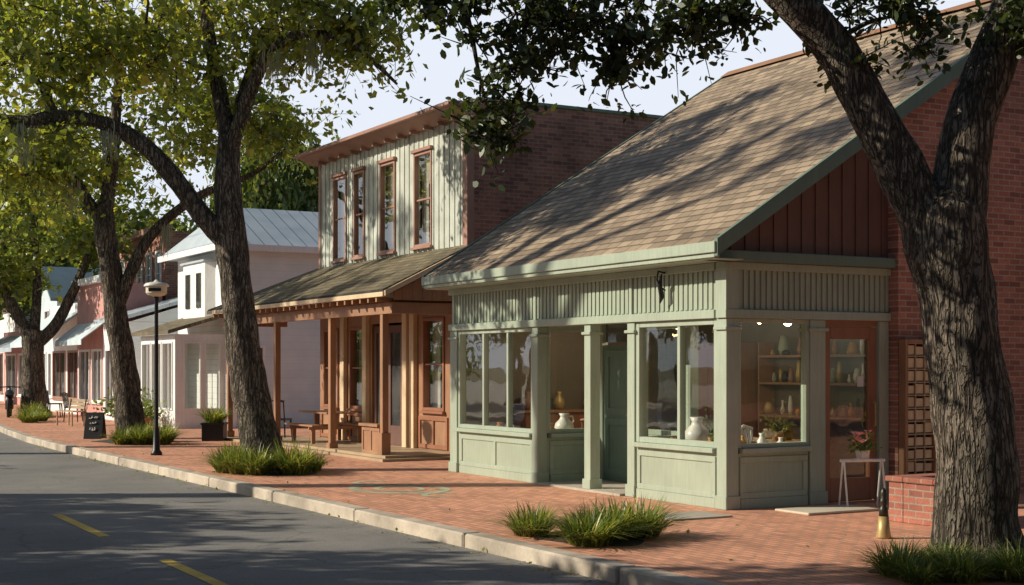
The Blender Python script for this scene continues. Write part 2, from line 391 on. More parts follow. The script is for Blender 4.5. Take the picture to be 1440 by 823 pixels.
# ============================================================ GREEN SHOP
S=thing('corner_shop','sage green timber shopfront with big shingled roof on brick pavement','shop',(10.56,13.45,0))
XF,YS=10.56,13.45; XE=13.15
roof_z=lambda x:3.17+(x-10.15)*.63
for ax,W,u0,u1,p0,p1,n in (('x',XF,17.99,20.37,18.0,20.3,2),('x',XF,YS+.17,15.33,13.65,15.3,1),('y',YS,10.73,11.82,10.75,11.8,1),('y',17.85,10.7,11.55,10.75,11.5,1)):
    b=MB(); b.bx(ax,u0,u1,W,W+.1,0,.66); b.obj('stall_riser',S,M['sage'])
    b=MB(); panelled(b,ax,W,p0,p1,.121,.62,n); b.bx(ax,p0,p1,W-.03,W+.02,0,.12); b.obj('riser_panelling',S,M['sage2'],bevel=.005)
MB().bx('y',10.7,11.55,15.35,15.45,0,.66).obj('stall_riser',S,M['sage'])
for bb in ((10.49,10.74,17.99,20.37,.662,.722),(10.49,10.74,13.64,15.33,.662,.722),(10.75,11.82,YS-.07,YS+.18,.664,.724),(10.75,11.5,17.78,17.98,.664,.724)):
    MB().box(*bb).obj('window_sill',S,M['sage2'],bevel=.006)
def post(name,x0,x1,y0,y1,zt,mat,cap=True):
    b=MB(); b.box(x0,x1,y0,y1,0,zt)
    if cap: b.box(x0-.03,x1+.03,y0-.03,y1+.03,zt-.14,zt-.1); b.box(x0-.02,x1+.02,y0-.02,y1+.02,0.001,.16)
    return b.obj(name,S,mat,bevel=.006)
post('corner_post',10.53,10.71,YS-.03,YS+.16,2.28,M['sage2'])
post('post',10.53,10.69,15.34,15.51,2.28,M['sage2']); post('column',10.53,10.69,16.40,16.56,2.28,M['sage2'])
post('post',10.53,10.69,17.82,17.98,2.28,M['sage2']); post('post',10.53,10.7,20.38,20.62,2.28,M['sage2'])
post('post',11.83,12.08,YS-.03,YS+.12,2.28,M['sage2']); post('post',12.98,13.14,YS-.03,YS+.12,2.28,M['sage2'],False)
b=MB(); b.box(XF,XF+.1,13.6,20.6,2.36,2.87); b.battens('x',XF,13.66,20.5,2.40,2.86,.10,.062,.015); b.obj('frieze',S,M['sage'])
b=MB(); b.box(10.66,XE,YS,YS+.1,2.36,2.87); b.battens('y',YS,10.76,XE,2.40,2.86,.088,.05,.02); b.obj('frieze',S,M['sage'])
mb=MB(); mb.box(10.5,10.72,13.62,20.63,2.282,2.385); mb.box(10.5,XE,YS-.06,YS+.14,2.282,2.385); mb.obj('lower_beam',S,M['sage2'],bevel=.005)
mb=MB(); mb.box(10.5,10.72,13.62,20.63,2.86,2.95); mb.box(10.5,XE,YS-.06,YS+.14,2.86,2.95); mb.obj('upper_beam',S,M['sage2'],bevel=.005)
for y in (15.4,17.87,20.46): MB().box(10.525,10.6,y,y+.06,2.386,2.859).obj('frieze_block',S,M['sage2'])
MB().box(10.515,10.7,YS-.045,YS+.16,2.386,2.859).obj('frieze_block',S,M['sage2'])
mb=MB(); y0,y1=13.12,20.75
mb.prism([(10.13,3.04),(16.33,6.94),(22.5,3.04),(22.5,3.16),(16.33,7.07),(10.13,3.16)],'y',y0,y1)
R=mb.obj('roof',S,M['shingle'])
mb=MB(); mb.prism([(16.13,6.99),(16.33,7.12),(16.53,6.99),(16.33,7.085)],'y',y0-.01,y1+.01); mb.obj('ridge_cap',R,M['brownwood'])
mb=MB(); mb.box(10.09,10.14,13.08,20.78,3.02,3.15); mb.box(10.12,10.2,13.12,20.75,2.965,3.02); mb.box(10.14,10.56,13.13,20.75,2.952,2.965)
mb.obj('gutter',R,M['sage2'],bevel=.012)
for p,q in (((13.06,13.118),0),((20.752,20.8),0),((13.06,13.118),1)):
    MB().prism([(10.12,2.98),(16.33,6.89),(16.33,7.09),(10.12,3.18)] if q==0 else [(22.5,2.98),(16.34,6.89),(16.34,7.09),(22.5,3.18)],'y',*p).obj('rake_board',R,M['rakegreen'])
mb=MB(); mb.box(10.2,XE,13.3,YS,2.952,3.08); mb.obj('cornice',S,M['rakegreen'],bevel=.01)
mb=MB(); mb.prism([(10.45,3.0),(XE,3.0),(XE,roof_z(XE)-.14),(10.45,roof_z(10.45)-.14)],'y',YS,YS+.12)
mb.battens('y',YS,10.5,XE,3.08,5,.22,.04,.015,ztop=lambda u:roof_z(u)-.13); mb.obj('gable',S,M['darkred'])
mb=MB(); mb.prism([(XE,0),(22.2,0),(22.2,3.05),(16.33,6.75),(XE,roof_z(XE)-.14)],'y',YS-.18,YS+.12); mb.obj('brick_wall',S,M['brick_y'])
mb=MB(); mb.prism([(10.6,0),(22.2,0),(22.2,3.05),(16.33,6.75),(10.6,roof_z(10.6)-.14)],'y',20.5,20.6); mb.obj('end_wall',S,M['sage'])
MB().box(22.1,22.2,YS+.12,20.5,0,3.05).obj('rear_wall',S,M['sage'])
mb=MB(); mb.wall('x',11.55,11.65,15.45,17.85,0,2.9,[(16.85,17.66,0,2.5),(15.6,16.7,.75,2.3)]); mb.obj('recess_wall',S,M['sage'])
d=MB(); d.box(11.57,11.61,16.87,17.64,.03,2.02); panelled(d,'x',11.57,16.9,17.6,.1,.95,1,.1); panelled(d,'x',11.57,16.9,17.6,1.0,1.95,1,.1)
D=d.obj('door',S,M['rakegreen'],label='closed dark sage green panelled door'); MB().cyl((11.54,17.0,1.0),(11.57,17.0,1.0),.03).obj('handle',D,M['brass'])
MB().box(11.60,11.62,16.87,17.64,2.06,2.48).obj('transom_window',S,M['dglass'])
window(S,'x',11.55,15.6,16.7,.75,2.3,M['sage2'],M['glass'])
window(S,'x',XF,17.99,20.37,.724,2.28,M['sage2'],M['glass'],fw=.06,ver=(18.78,19.55),mw=.055,sill=False,proud=.01)
window(S,'x',XF,13.62,15.33,.724,2.28,M['sage2'],M['glass'],fw=.07,ver=(14.42,),mw=.06,sill=False,proud=.01)
window(S,'y',YS,10.72,11.83,.726,2.28,M['sage2'],M['glass'],fw=.05,sill=False,proud=.01)
window(S,'y',17.85,10.70,11.5,.726,2.28,M['sage2'],M['glass'],fw=.06,sill=False,proud=.01)
window(S,'y',15.36,10.70,11.5,.726,2.28,M['sage2'],M['glass'],fw=.06,sill=False,proud=.01)
mb=MB(); mb.box(10.68,11.6,15.36,17.95,2.386,2.45); mb.obj('porch_ceiling',S,M['sage'])
g=MB(); g.quad((12.2,YS+.06,.3),(12.86,YS+.06,.3),(12.86,YS+.06,2.05),(12.2,YS+.06,2.05)); DG=g.obj('door',S,M['glass2'],label='red-brown timber door with full glass pane')
f=MB(); f.box(12.09,12.2,YS+.02,YS+.1,.02,2.2); f.box(12.86,12.97,YS+.02,YS+.1,.02,2.2); f.box(12.2,12.86,YS+.022,YS+.1,2.05,2.2); f.box(12.2,12.86,YS+.022,YS+.1,.02,.3); f.obj('frame',DG,M['redwood'],bevel=.006)
MB().tube([(12.90,YS-.0,.95),(12.90,YS-.04,.95),(12.90,YS-.04,1.25),(12.90,YS,1.25)],[.012]*4,8).obj('handle',DG,M['brass'])
MB().box(12.09,12.97,YS+.02,YS+.1,2.21,2.281).obj('door_head',S,M['redwood'])
MB().box(12.68,12.78,YS+.052,YS+.056,1.45,1.58).obj('notice',DG,M['paper'])
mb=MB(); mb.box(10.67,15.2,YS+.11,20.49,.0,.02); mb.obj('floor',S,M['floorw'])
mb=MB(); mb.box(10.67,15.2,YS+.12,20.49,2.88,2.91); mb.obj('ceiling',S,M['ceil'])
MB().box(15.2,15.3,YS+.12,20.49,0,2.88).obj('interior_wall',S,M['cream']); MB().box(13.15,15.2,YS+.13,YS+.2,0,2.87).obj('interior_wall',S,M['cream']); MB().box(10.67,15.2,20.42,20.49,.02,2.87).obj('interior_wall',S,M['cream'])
for bb in ((10.69,11.35,YS+.5,15.33,.60,.66),(10.69,11.4,18.0,20.35,.60,.66),(10.74,11.85,YS+.12,YS+.49,.60,.66)): MB().box(*bb).obj('display_shelf',S,M['tan'])
mb=MB(); mb.tube([(10.50,14.62,2.88),(10.40,14.62,2.9),(10.36,14.6,2.8),(10.42,14.6,2.7),(10.49,14.6,2.66)],[.012]*5,6)
mb.tube([(10.40,14.55,2.86),(10.42,14.62,2.72),(10.44,14.60,2.58),(10.45,14.66,2.50)],[.008,.03,.035,.01],8)
mb.obj('iron_bracket',S,M['black'],smooth=True)
def vase(x,y,z,h,r,mat,lab,handle=False):
    b=MB(); b.lathe(0,0,[(r*.5,0),(r*.8,h*.12),(r,h*.35),(r*.9,h*.55),(r*.45,h*.75),(r*.38,h*.86),(r*.55,h),(r*.45,h*.99),(r*.3,h*.86)],24)
    if handle: b.tube([(r*.4,0,h*.85),(r*1.0,0,h*.85),(r*1.15,0,h*.65),(r*.85,0,h*.5)],[.012]*4,8)
    return b.obj('vase',None,mat,smooth=True,at=(x,y,z),label=lab,category='vase')
vase(11.0,14.62,.66,.40,.17,M['ceramic'],'large white ceramic vase on the shop window shelf')
vase(11.28,18.3,.66,.34,.15,M['ceramic'],'cream ceramic jug with handle on the shop window shelf',True)
vase(10.98,18.2,.66,.2,.09,M['terracotta'],'small terracotta jar on the shop window shelf')
vase(10.9,14.2,.66,.16,.08,M['orange'],'small orange glazed pot on the shop window shelf')
vase(10.9,15.0,.66,.13,.07,M['terracotta'],'small terracotta pot on the shop window shelf')
vase(11.15,15.1,.66,.22,.07,M['ceramic'],'slim white pot on the shop window shelf')
vase(11.15,14.1,.66,.12,.08,M['brass'],'small brass pot on the shop window shelf')
vase(10.95,19.4,.66,.22,.08,M['ceramic'],'small white vase on the shop window shelf')
vase(11.1,18.9,.66,.14,.07,M['orange'],'small orange pot on the shop window shelf')
vase(11.0,19.8,.66,.16,.09,M['terracotta'],'small terracotta pot on the shop window shelf')
for i,(x,h,r) in enumerate(((10.9,.14,.07),(11.08,.2,.06),(11.22,.12,.08),(11.38,.22,.07),(11.52,.11,.07),(11.68,.16,.06))):
    vase(x,YS+.3+.05*(i%2),.66,h,r,(M['ceramic'],M['orange'],M['terracotta'],M['ceramic'],M['brass'],M['ceramic'])[i],'small glazed pot in the shop corner window')
def table(name,label,at,rz,lx,ly,h,mat,cat='table'):
    T=thing(name,label,cat,at,rz,True)
    MB().box(-lx/2,lx/2,-ly/2,ly/2,h-.04,h).obj('table_top',T,mat,bevel=.005)
    for sx in (-1,1):
        for sy in (-1,1):
            x=sx*(lx/2-.05);y=sy*(ly/2-.05); MB().tube([(x,y,0),(x,y,h-.04)],[.022,.03],8).obj('leg',T,mat)
    return T
table('display_table','long timber display table inside the shop',(12.7,15.3,.02),.2,.8,1.6,.68,M['tanwood'])
table('display_table','timber display table inside the shop window',(12.6,18.6,.02),-.15,.8,1.2,.68,M['tanwood'])
def chair(at,rz,mat,label):
    T=thing('chair',label,'chair',at,rz,True)
    MB().box(-.22,.22,-.22,.22,.43,.47).obj('seat',T,mat,bevel=.01)
    b=MB()
    for i in range(5): b.tube([(-.2+i*.1,.21,.47),(-.2+i*.1,.27,.86)],[.016,.016],6)
    b.tube([(-.22,.27,.86),(0,.29,.9),(.22,.27,.86)],[.026]*3,8); b.obj('backrest',T,mat)
    for sx in (-.19,.19):
        for sy in (-.19,.19): MB().tube([(sx,sy,.43),(sx*1.15,sy*1.15,0)],[.024,.016],8).obj('leg',T,mat)
    return T
chair((12.0,14.5,.02),.5,M['white'],'white spindle-back chair inside the shop')
chair((12.0,18.4,.02),2.2,M['redwood'],'red-brown spindle-back chair inside the shop')
SH=thing('wall_shelf','timber wall shelving with jars inside the shop','shelf',(14.9,17,0),0)
mb=MB()
for z in (.9,1.42,1.85): mb.box(14.85,15.19,15.2,18.1,z,z+.035)
for y in (15.2,16.6,18.1): mb.box(14.87,15.19,y,y+.03,.0,2.1)
mb.obj('shelving',SH,M['brownwood'])
cols=[M['orange'],M['ceramic'],M['terracotta'],M['brass'],M['sage2'],M['redtrim'],M['black'],M['ceramic']]
for z in (.935,1.455,1.885):
    y=15.3
    while y<18.0:
        h=random.uniform(.08,.36); r=random.uniform(.03,.10)
        b=MB(); q=random.random(); b.lathe(0,0,[(r*.6,0),(r,h*.3),(r*(.5+q*.5),h*.6),(r*.4*(1+q),h*.8),(r*.5,h)],12)
        b.obj('jar',None,random.choice(cols),smooth=True,at=(15.0+random.uniform(-.05,.08),y,z),label='glazed jar standing on the shop shelf',category='jar',group='jars on the shop shelves')
        y+=random.uniform(.12,.26)
for i,(y,x) in enumerate(((14.9,12.6),(15.4,12.8),(15.8,12.55),(15.1,12.9),(18.5,12.5),(18.9,12.75),(15.6,12.4),(14.7,12.9))):
    h=.10+.04*i; b=MB(); b.lathe(0,0,[(.06,0),(.09,h*.4),(.05,h*.8),(.06,h)],16)
    b.obj('bowl',None,cols[i],smooth=True,at=(x,y,.70),label='small glazed pot on a display table',category='pot')
SE=thing('sideboard','dark timber sideboard against the shop end wall','cupboard',(12.2,20.2,0.02))
MB().box(11.6,13.4,20.0,20.4,.02,.95).obj('cabinet',SE,M['redwood'],bevel=.01); MB().box(11.55,13.45,19.96,20.41,.951,.99).obj('top',SE,M['brownwood'])
for x in (11.75,12.35,12.95): vase(x,20.2,.99,.3,.1,random.choice(cols),'glazed jar on the sideboard')
TC=thing('tall_cupboard','tall dark timber cupboard against the shop back wall','cupboard',(14.9,19,0.02))
MB().box(14.7,15.19,18.4,20.0,.02,2.1).obj('cabinet',TC,M['brownwood'],bevel=.01)
for yy in (18.45,19.22): MB().box(14.67,14.70,yy,yy+.73,.1,2.0).obj('door',TC,M['redwood'],bevel=.005)
P=thing('framed_picture','dark framed picture on the shop back wall','picture',(15.15,15.5,2.2))
MB().box(15.14,15.19,15.0,16.0,2.3,2.7).obj('picture_frame',P,M['black']); MB().box(15.13,15.14,15.06,15.94,2.36,2.64).obj('picture_canvas',P,M['brownwood'])
for x,y,z,li in ((12.0,16.35,2.25,1),(13.0,15.2,2.3,1),(12.2,18.9,2.25,1),(12.0,14.6,2.3,0),(14.0,16.4,2.35,0),(13.5,14.4,2.35,0),(11.6,14.9,2.15,0)):
    Lp=thing('pendant_lamp','lit pendant lamp hanging from the shop ceiling','lamp',(x,y,z),0,True,group='pendant lamps in the shop')
    MB().cyl((0,0,.1),(0,0,2.88-z),.006,n=6).obj('cord',Lp,M['black'])
    MB().lathe(0,0,[(.03,.12),(.05,.1),(.12,0),(.115,0),(.045,.09),(.02,.11)],16).obj('lamp_shade',Lp,M['brass'],smooth=True)
    MB().lathe(0,0,[(.01,-.04),(.045,-.015),(.045,.02),(.01,.05)],12).obj('bulb',Lp,M['glow'],smooth=True)
    if li:
        ld=bpy.data.lights.new('bulb_light','POINT'); ld.energy=26; ld.color=(1,.80,.56); ld.shadow_soft_size=.06
        lo=bpy.data.objects.new('bulb_light',ld); COL.objects.link(lo); lo.parent=Lp; lo.location=(0,0,-.09)

# ---- things by the shop door
BP=thing('brick_planter','low red brick planter box beside the shop door','planter',(11.7,11.2,0))
mb=MB(); mb.box(11.35,12.3,11.38,11.6,0,.44); mb.box(11.35,11.55,10.9,11.38,0,.44); mb.box(12.1,12.3,10.9,11.38,0,.44); mb.box(11.35,12.3,10.68,10.9,0,.44)
mb.obj('brick_wall',BP,M['brick_x'],bevel=.008)
mb=MB(); mb.box(11.32,12.33,11.36,11.63,.442,.50); mb.box(11.32,11.57,10.92,11.36,.442,.50); mb.box(12.08,12.33,10.92,11.36,.442,.50);mb.box(11.32,12.33,10.65,10.92,.442,.50); mb.obj('coping',BP,M['brick_x'],bevel=.01)
MB().box(11.55,12.1,10.9,11.38,.3,.40).obj('soil',BP,M['soil'])
RK=thing('grid_panel','brown framed panel with warm gridded rows on the brick wall','window grille',(13.4,13.2,0))
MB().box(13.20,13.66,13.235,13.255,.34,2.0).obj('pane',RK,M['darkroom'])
mb=MB()
for x in (13.15,13.66): mb.box(x,x+.05,13.14,13.262,.3,2.05)
mb.box(13.205,13.66,13.142,13.262,2.0,2.05); mb.box(13.205,13.66,13.142,13.262,.3,.345)
mb.obj('frame',RK,M['brownwood'],bevel=.005)
mb=MB()
for x in (13.35,13.51): mb.box(x-.008,x+.008,13.165,13.18,.345,2.0)
z=.34
while z<1.9:
    z+=.165; mb.box(13.205,13.66,13.16,13.20,z,z+.018)
mb.obj('grille',RK,M['tanwood'])
z=.35
while z<1.85:
    for x0_,x1_ in ((13.21,13.34),(13.36,13.50),(13.52,13.65)):
        MB().box(x0_,x1_,13.185,13.23,z+.02,z+.02+random.uniform(.10,.125)).obj('tile',RK,random.choice([M['panelglass'],M['tan'],M['panelglass']]))
    z+=.165
ST=thing('display_stand','small white metal rail stand outside the shop door','stand',(12.15,12.85,0),-.3,True)
for x in (-.25,.25):
    MB().tube([(x,-.12,0),(x,-.02,.56)],[.012,.012],8).obj('leg',ST,M['white']); MB().tube([(x,.12,0),(x,.02,.56)],[.012,.012],8).obj('leg',ST,M['white'])
mb=MB(); mb.tube([(-.29,0,.57),(.29,0,.57)],[.02,.02],8); mb.box(-.08,.08,-.08,.08,.575,.59)
mb.obj('top_rail',ST,M['white'])
MB().box(10.95,12.05,12.45,13.05,.0,.03).obj('door_mat',None,M['matb'],label='flat beige door mat before the shop door',category='mat',bevel=.01)
MB().box(9.25,10.1,12.75,13.35,.0,.02).obj('door_mat',None,M['slab'],label='flat grey mat lying on the brick pavement',category='mat',bevel=.008)
BS=thing('brass_post','short turned metal post with brass base on the brick pavement','post',(10.16,10.45,0),0,True)
MB().lathe(0,0,[(.075,0),(.075,.02),(.062,.08),(.05,.22)],20).obj('base',BS,M['brass'],smooth=True)
MB().lathe(0,0,[(.048,.222),(.042,.3),(.028,.32),(.038,.35),(.038,.38),(.026,.4),(.034,.44),(.024,.48),(.008,.5)],20).obj('finial',BS,M['darkbrass'],smooth=True)

# ============================================================ TWO-STOREY SHOP
B=thing('two_storey_shop','two-storey grey board shop with red trim and shingled porch','shop',(12.2,23.1,0))
ops=[(28.82,29.58,4.05,5.9),(27.85,28.42,4.05,5.9),(26.3,27.05,4.05,5.9),(24.62,25.42,4.05,5.9)]
mb=MB(); mb.wall('x',12.2,12.32,23.3,30.4,2.95,6.3,ops); mb.battens('x',12.2,23.35,30.4,3.0,6.3,.22,.05,.016,ops); mb.obj('upper_wall',B,M['batten'])
for o in ops:
    window(B,'x',12.2,o[0],o[1],o[2],o[3],M['redtrim'],M['glass'],fw=.055,proud=.035,rec=.02,hor=((o[2]+o[3])/2,))
    MB().box(12.12,12.19,o[0]-.04,o[1]+.04,o[3]+.005,o[3]+.07).obj('window_hood',B,M['redtrim'],bevel=.006)
    curtains(B,12.36,o,(.3,.7),.6)
MB().box(13.3,13.35,23.3,30.1,3.0,6.1).obj('dark_backing',B,M['darkroom'])  # near-black sheet standing in for the unlit room behind the windows
MB().box(12.15,12.3,23.1,23.29,.05,6.3).obj('corner_board',B,M['redtrim'],bevel=.006); MB().box(12.165,12.3,30.3,30.42,2.95,6.3).obj('corner_board',B,M['redtrim'],bevel=.006)
mb=MB(); mb.prism([(11.75,6.44),(12.4,6.44),(12.4,6.3),(12.1,6.3)],'y',22.95,30.62); mb.box(11.66,12.45,22.9,30.7,6.442,6.50); mb.box(11.72,12.4,22.93,30.66,6.502,6.54)
y=23.3
while y<30.5: mb.box(11.95,12.16,y,y+.05,6.24,6.32); y+=.6
mb.obj('cornice',B,M['redtrim'],bevel=.008)
MB().box(12.3,17,23.3,30.3,6.1,6.15).obj('flat_roof',B,M['slab'])
mb=MB(); mb.box(12.3,17.2,23.1,23.29,0,6.62); mb.obj('brick_wall',B,M['brick_d'])
MB().box(12.3,17.2,30.2,30.38,0,6.3).obj('far_wall',B,M['brick_x']); MB().box(17.0,17.2,23.3,30.2,0,6.3).obj('rear_wall',B,M['brick_x'])
mb=MB(); mb.box(12.42,17.25,23.05,23.34,6.622,6.68); mb.obj('coping',B,M['rakegreen'])
gops=[(24.1,25.04,.85,2.65),(26.0,27.5,.08,2.6),(27.9,28.65,.8,2.55),(29.3,30.15,.8,2.55)]
mb=MB(); mb.wall('x',12.2,12.34,23.29,30.4,.05,2.94,gops); mb.obj('ground_floor_wall',B,M['brownwood'])
b=MB(); panelled(b,'x',12.2,23.95,25.2,.12,.74,2,.08,.03); b.obj('panelling',B,M['redwood'],bevel=.005)
b=MB(); panelled(b,'x',12.2,27.75,30.3,.12,.72,3,.08,.03); b.obj('panelling',B,M['redwood'],bevel=.005)
for y in (25.28,25.62,27.6,28.8): MB().box(12.1,12.198,y,y+.2,.05,2.85).obj('pilaster',B,M['tan'],bevel=.008)
for o in (gops[0],gops[2],gops[3]):
    window(B,'x',12.2,*o,M['redwood'],M['glass'],fw=.06,hor=((o[2]+o[3])/2,)); curtains(B,12.40,o)
MB().box(13.4,13.45,23.3,30.2,.05,2.95).obj('dark_backing',B,M['darkroom'])  # same dark sheet in place of the ground-floor room's shade
for y0,y1 in ((26.05,26.74),(26.76,27.45)):
    g=MB(); g.box(12.26,12.27,y0+.1,y1-.1,.5,2.4); dd=g.obj('door',B,M['dglass'],label='tall dark timber door with glazed panel')
    f=MB(); f.box(12.23,12.31,y0,y0+.11,.08,2.55); f.box(12.23,12.31,y1-.11,y1,.08,2.55); f.box(12.232,12.31,y0+.11,y1-.11,.08,.5); f.box(12.232,12.31,y0+.11,y1-.11,2.4,2.55); f.obj('frame',dd,M['darkred'])
mb=MB(); mb.box(10.5,12.2,23.2,32.6,0,.05); mb.box(10.62,12.19,23.35,30.4,.051,.1); mb.obj('porch_floor',B,M['tanwood'])
A1,B1,C1,D1=(10.42,23.0,3.08),(12.25,23.0,3.98),(12.25,30.5,3.98),(10.42,33.1,3.06)
mb=MB(); dn=lambda p,k=.09:(p[0],p[1],p[2]-k)
mb.quad(A1,B1,C1,D1); mb.quad(dn(A1),dn(D1),dn(C1),dn(B1)); mb.quad(A1,dn(A1),dn(B1),B1); mb.quad(A1,D1,dn(D1),dn(A1)); mb.quad(D1,C1,dn(C1),dn(D1))
E1=(12.25,33.1,3.06); mb.quad(C1,E1,D1)
mb.obj('porch_roof',B,M['shingle2'])
mb=MB(); mb.box(10.40,10.47,22.98,33.12,2.95,3.03); mb.prism([(10.43,2.96),(12.2,3.83),(12.2,3.93),(10.43,3.05)],'y',22.93,22.99); mb.obj('porch_fascia',B,M['tan'])
mb=MB(); mb.prism([(10.7,2.9),(12.19,2.9),(12.19,3.78),(10.7,3.05)],'y',23.12,23.18); mb.battens('y',23.12,10.75,12.15,2.9,4,.2,.02,.01,ztop=lambda u:3.05+(u-10.7)*.49); mb.obj('porch_gable',B,M['brownwood'])
mb=MB(); mb.box(10.68,10.82,23.2,32.9,2.66,2.86); mb.box(10.82,12.2,23.2,23.32,2.66,2.86); mb.box(10.82,12.2,32.5,32.62,2.66,2.86); mb.obj('porch_beam',B,M['brownwood'])
mb=MB(); y=23.3
while y<32.9: mb.box(10.43,12.15,y,y+.06,2.862,2.945); y+=.36
mb.obj('rafter_ends',B,M['brownwood'])
for y in (23.62,26.1,29.2,32.4):
    b=MB(); b.box(10.69,10.81,y,y+.12,.1,2.66); b.box(10.66,10.84,y-.03,y+.15,.052,.5 if y<24 else .2)
    b.obj('porch_post',B,M['brownwood'],bevel=.006)
mb=MB(); mb.box(10.72,10.78,23.74,24.6,.052,.6); mb.box(10.66,10.84,23.8,24.65,.6,.65); panelled(mb,'x',10.72,23.8,24.6,.1,.58,2,.06,.015); mb.obj('porch_knee_wall',B,M['brownwood'])
PT=thing('picnic_table','weathered brown picnic table with benches under the porch','table',(11.5,28.3,.1),0,True)
mb=MB()
for i in range(4): mb.box(-.32+i*.165,-.32+i*.165+.15,-.8,.8,.62,.655)
mb.obj('table_top',PT,M['brownwood'])
for sx in (-1,1): MB().box(sx*.52-.12,sx*.52+.12,-.8,.8,.36,.395).obj('bench_seat',PT,M['brownwood'])
for sy in (-.55,.55):
    mb=MB(); mb.box(-.56,-.48,sy-.03,sy+.03,0,.29); mb.box(.48,.56,sy-.03,sy+.03,0,.29); mb.box(-.05,.05,sy-.03,sy+.03,.355,.62); mb.box(-.62,.62,sy-.025,sy+.025,.29,.355); mb.obj('trestle_leg',PT,M['brownwood'])

# ============================================================ WHITE HOUSE
H=thing('white_house','white clapboard house with blue-grey metal roof and sunroom','house',(12.6,38,0))
for bb in ((12.75,20,38,38.12),(12.75,20,42.9,43)): MB().box(*bb,0,5.05).obj('side_wall',H,M['clapg'])
MB().box(19.9,20,38.12,42.9,0,5.05).obj('rear_wall',H,M['clapg'])
mb=MB(); mb.box(12.6,12.745,38,43,0,5.05); mb.obj('front_wall',H,M['clapw'])
a,b_,c_,d_=(12.15,37.6,5.06),(12.15,43.4,5.06),(20.4,43.4,5.06),(20.4,37.6,5.06); e_,f_=(13.3,40.5,6.4),(20.4,40.5,6.4)
mb=MB(); mb.quad(a,d_,f_,e_); mb.quad(b_,a,e_); mb.quad(c_,b_,e_,f_); mb.quad(d_,c_,f_); lo=lambda p:(p[0],p[1],4.96); mb.quad(lo(b_),lo(c_),lo(d_),lo(a)); mb.quad(lo(a),lo(d_),d_,a); mb.quad(lo(b_),lo(a),a,b_); mb.obj('roof',H,M['metal'])
mb=MB(); mb.box(12.08,20.3,37.53,37.598,4.9,5.07); mb.box(12.08,12.148,37.6,43.4,4.9,5.07); mb.box(12.56,12.76,37.95,38.1,0,4.95); mb.obj('white_trim',H,M['white'])
mb=MB(); mb.prism([(12.35,39.5),(12.6,39.3),(12.6,41.8),(12.35,41.6)],'z',3.0,4.7); BW=mb.obj('bay_window',H,M['white'])
mb=MB(); mb.prism([(12.28,39.4),(12.6,39.2),(12.6,41.9),(12.28,41.7)],'z',4.702,4.76); mb.obj('bay_roof',BW,M['metal'])
for y in (39.85,40.9): 
    MB().box(12.32,12.37,y,y+.4,3.4,4.4).obj('bay_pane',BW,M['dglass'])
window(H,'y',38,12.95,13.6,.9,2.3,M['white'],M['dglass'],hor=(1.6,),rec=-.01,proud=.05)
so=[(38.7,39.7,.5,2.4),(39.8,40.8,.5,2.4),(40.9,41.85,.5,2.4)]
mb=MB(); mb.wall('x',11.2,11.3,38.5,42,0,2.6,so); mb.wall('y',38.5,38.6,11.3,12.6,0,2.6,[(11.42,11.95,.5,2.4),(12.02,12.5,.5,2.4)]); mb.box(11.3,12.6,41.9,42,0,2.6); SR=mb.obj('sunroom',H,M['white'])
for o in so: window(SR,'x',11.2,*o,M['white'],M['glass'],fw=.05,ver=((o[0]+o[1])/2,),sill=False)
for o in [(11.42,11.95,.5,2.4),(12.02,12.5,.5,2.4)]: window(SR,'y',38.5,*o,M['white'],M['glass'],fw=.05,sill=False)
mb=MB(); mb.prism([(10.95,2.6),(12.6,3.1),(12.6,3.2),(10.95,2.7)],'y',38.3,42.2); mb.obj('sunroom_roof',H,M['shingle2'])

# ============================================================ SMALL FAR BUILDINGS
def shop(name,label,x0,x1,y0,y1,h,wm,sm,wins,par=.0,cor=None,awn=None,am=None,roof='flat',rm=None,cat='shop'):
    T=thing(name,label,cat,(x0,y0,0))
    mb=MB(); mb.wall('x',x0,x0+.12,y0,y1,0,h,wins); mb.obj('front_wall',T,wm)
    for bb in ((x0+.122,x1,y0,y0+.12),(x0+.122,x1,y1-.12,y1),(x1-.12,x1,y0+.12,y1-.12)): MB().box(*bb,0,h-.01).obj('side_wall',T,sm)
    if roof=='flat': MB().box(x0+.12,x1-.12,y0+.12,y1-.12,h-.25,h-.2).obj('roof',T,M['slab'])
    elif roof=='shed': MB().prism([(x0-.3,h),(x1,h+1.5),(x1,h+1.62),(x0-.3,h+.12)],'y',y0-.2,y1+.1).obj('roof',T,rm); MB().prism([(x0+.1,h),(x1,h),(x1,h+1.45)],'y',y0+.002,y0+.1).obj('gable',T,sm)
    elif roof=='gable': MB().prism([(y0-.25,h-.05),((y0+y1)/2,h+1.3),(y1+.25,h-.05),(y1+.25,h+.05),((y0+y1)/2,h+1.42),(y0-.25,h+.05)],'x',x0-.3,x1).obj('roof',T,rm); MB().prism([(y0+.05,h),(y1-.05,h),((y0+y1)/2,h+1.25)],'x',x0+.01,x0+.1).obj('gable',T,wm)
    if cor: MB().box(x0-.2,x0+.15,y0-.05,y1+.05,h,h+.22).obj('cornice',T,cor,bevel=.01)
    for o in wins: window(T,'x',x0,*o,M['white'] if wm is not M['white'] else M['redtrim'],M['dglass'],fw=.08,ver=((o[0]+o[1])/2,),hor=((o[2]+o[3])/2,) if o[2]>.8 else ())
    if awn:
        a,b,zt,zb,dp=awn; mb=MB(); mb.prism([(x0-.01,zt),(x0-dp,zb),(x0-dp,zb-.18),(x0-dp+.02,zb-.18),(x0-dp+.02,zb-.02),(x0-.01,zt-.05)],'y',a,b); mb.obj('awning',T,am)
    return T
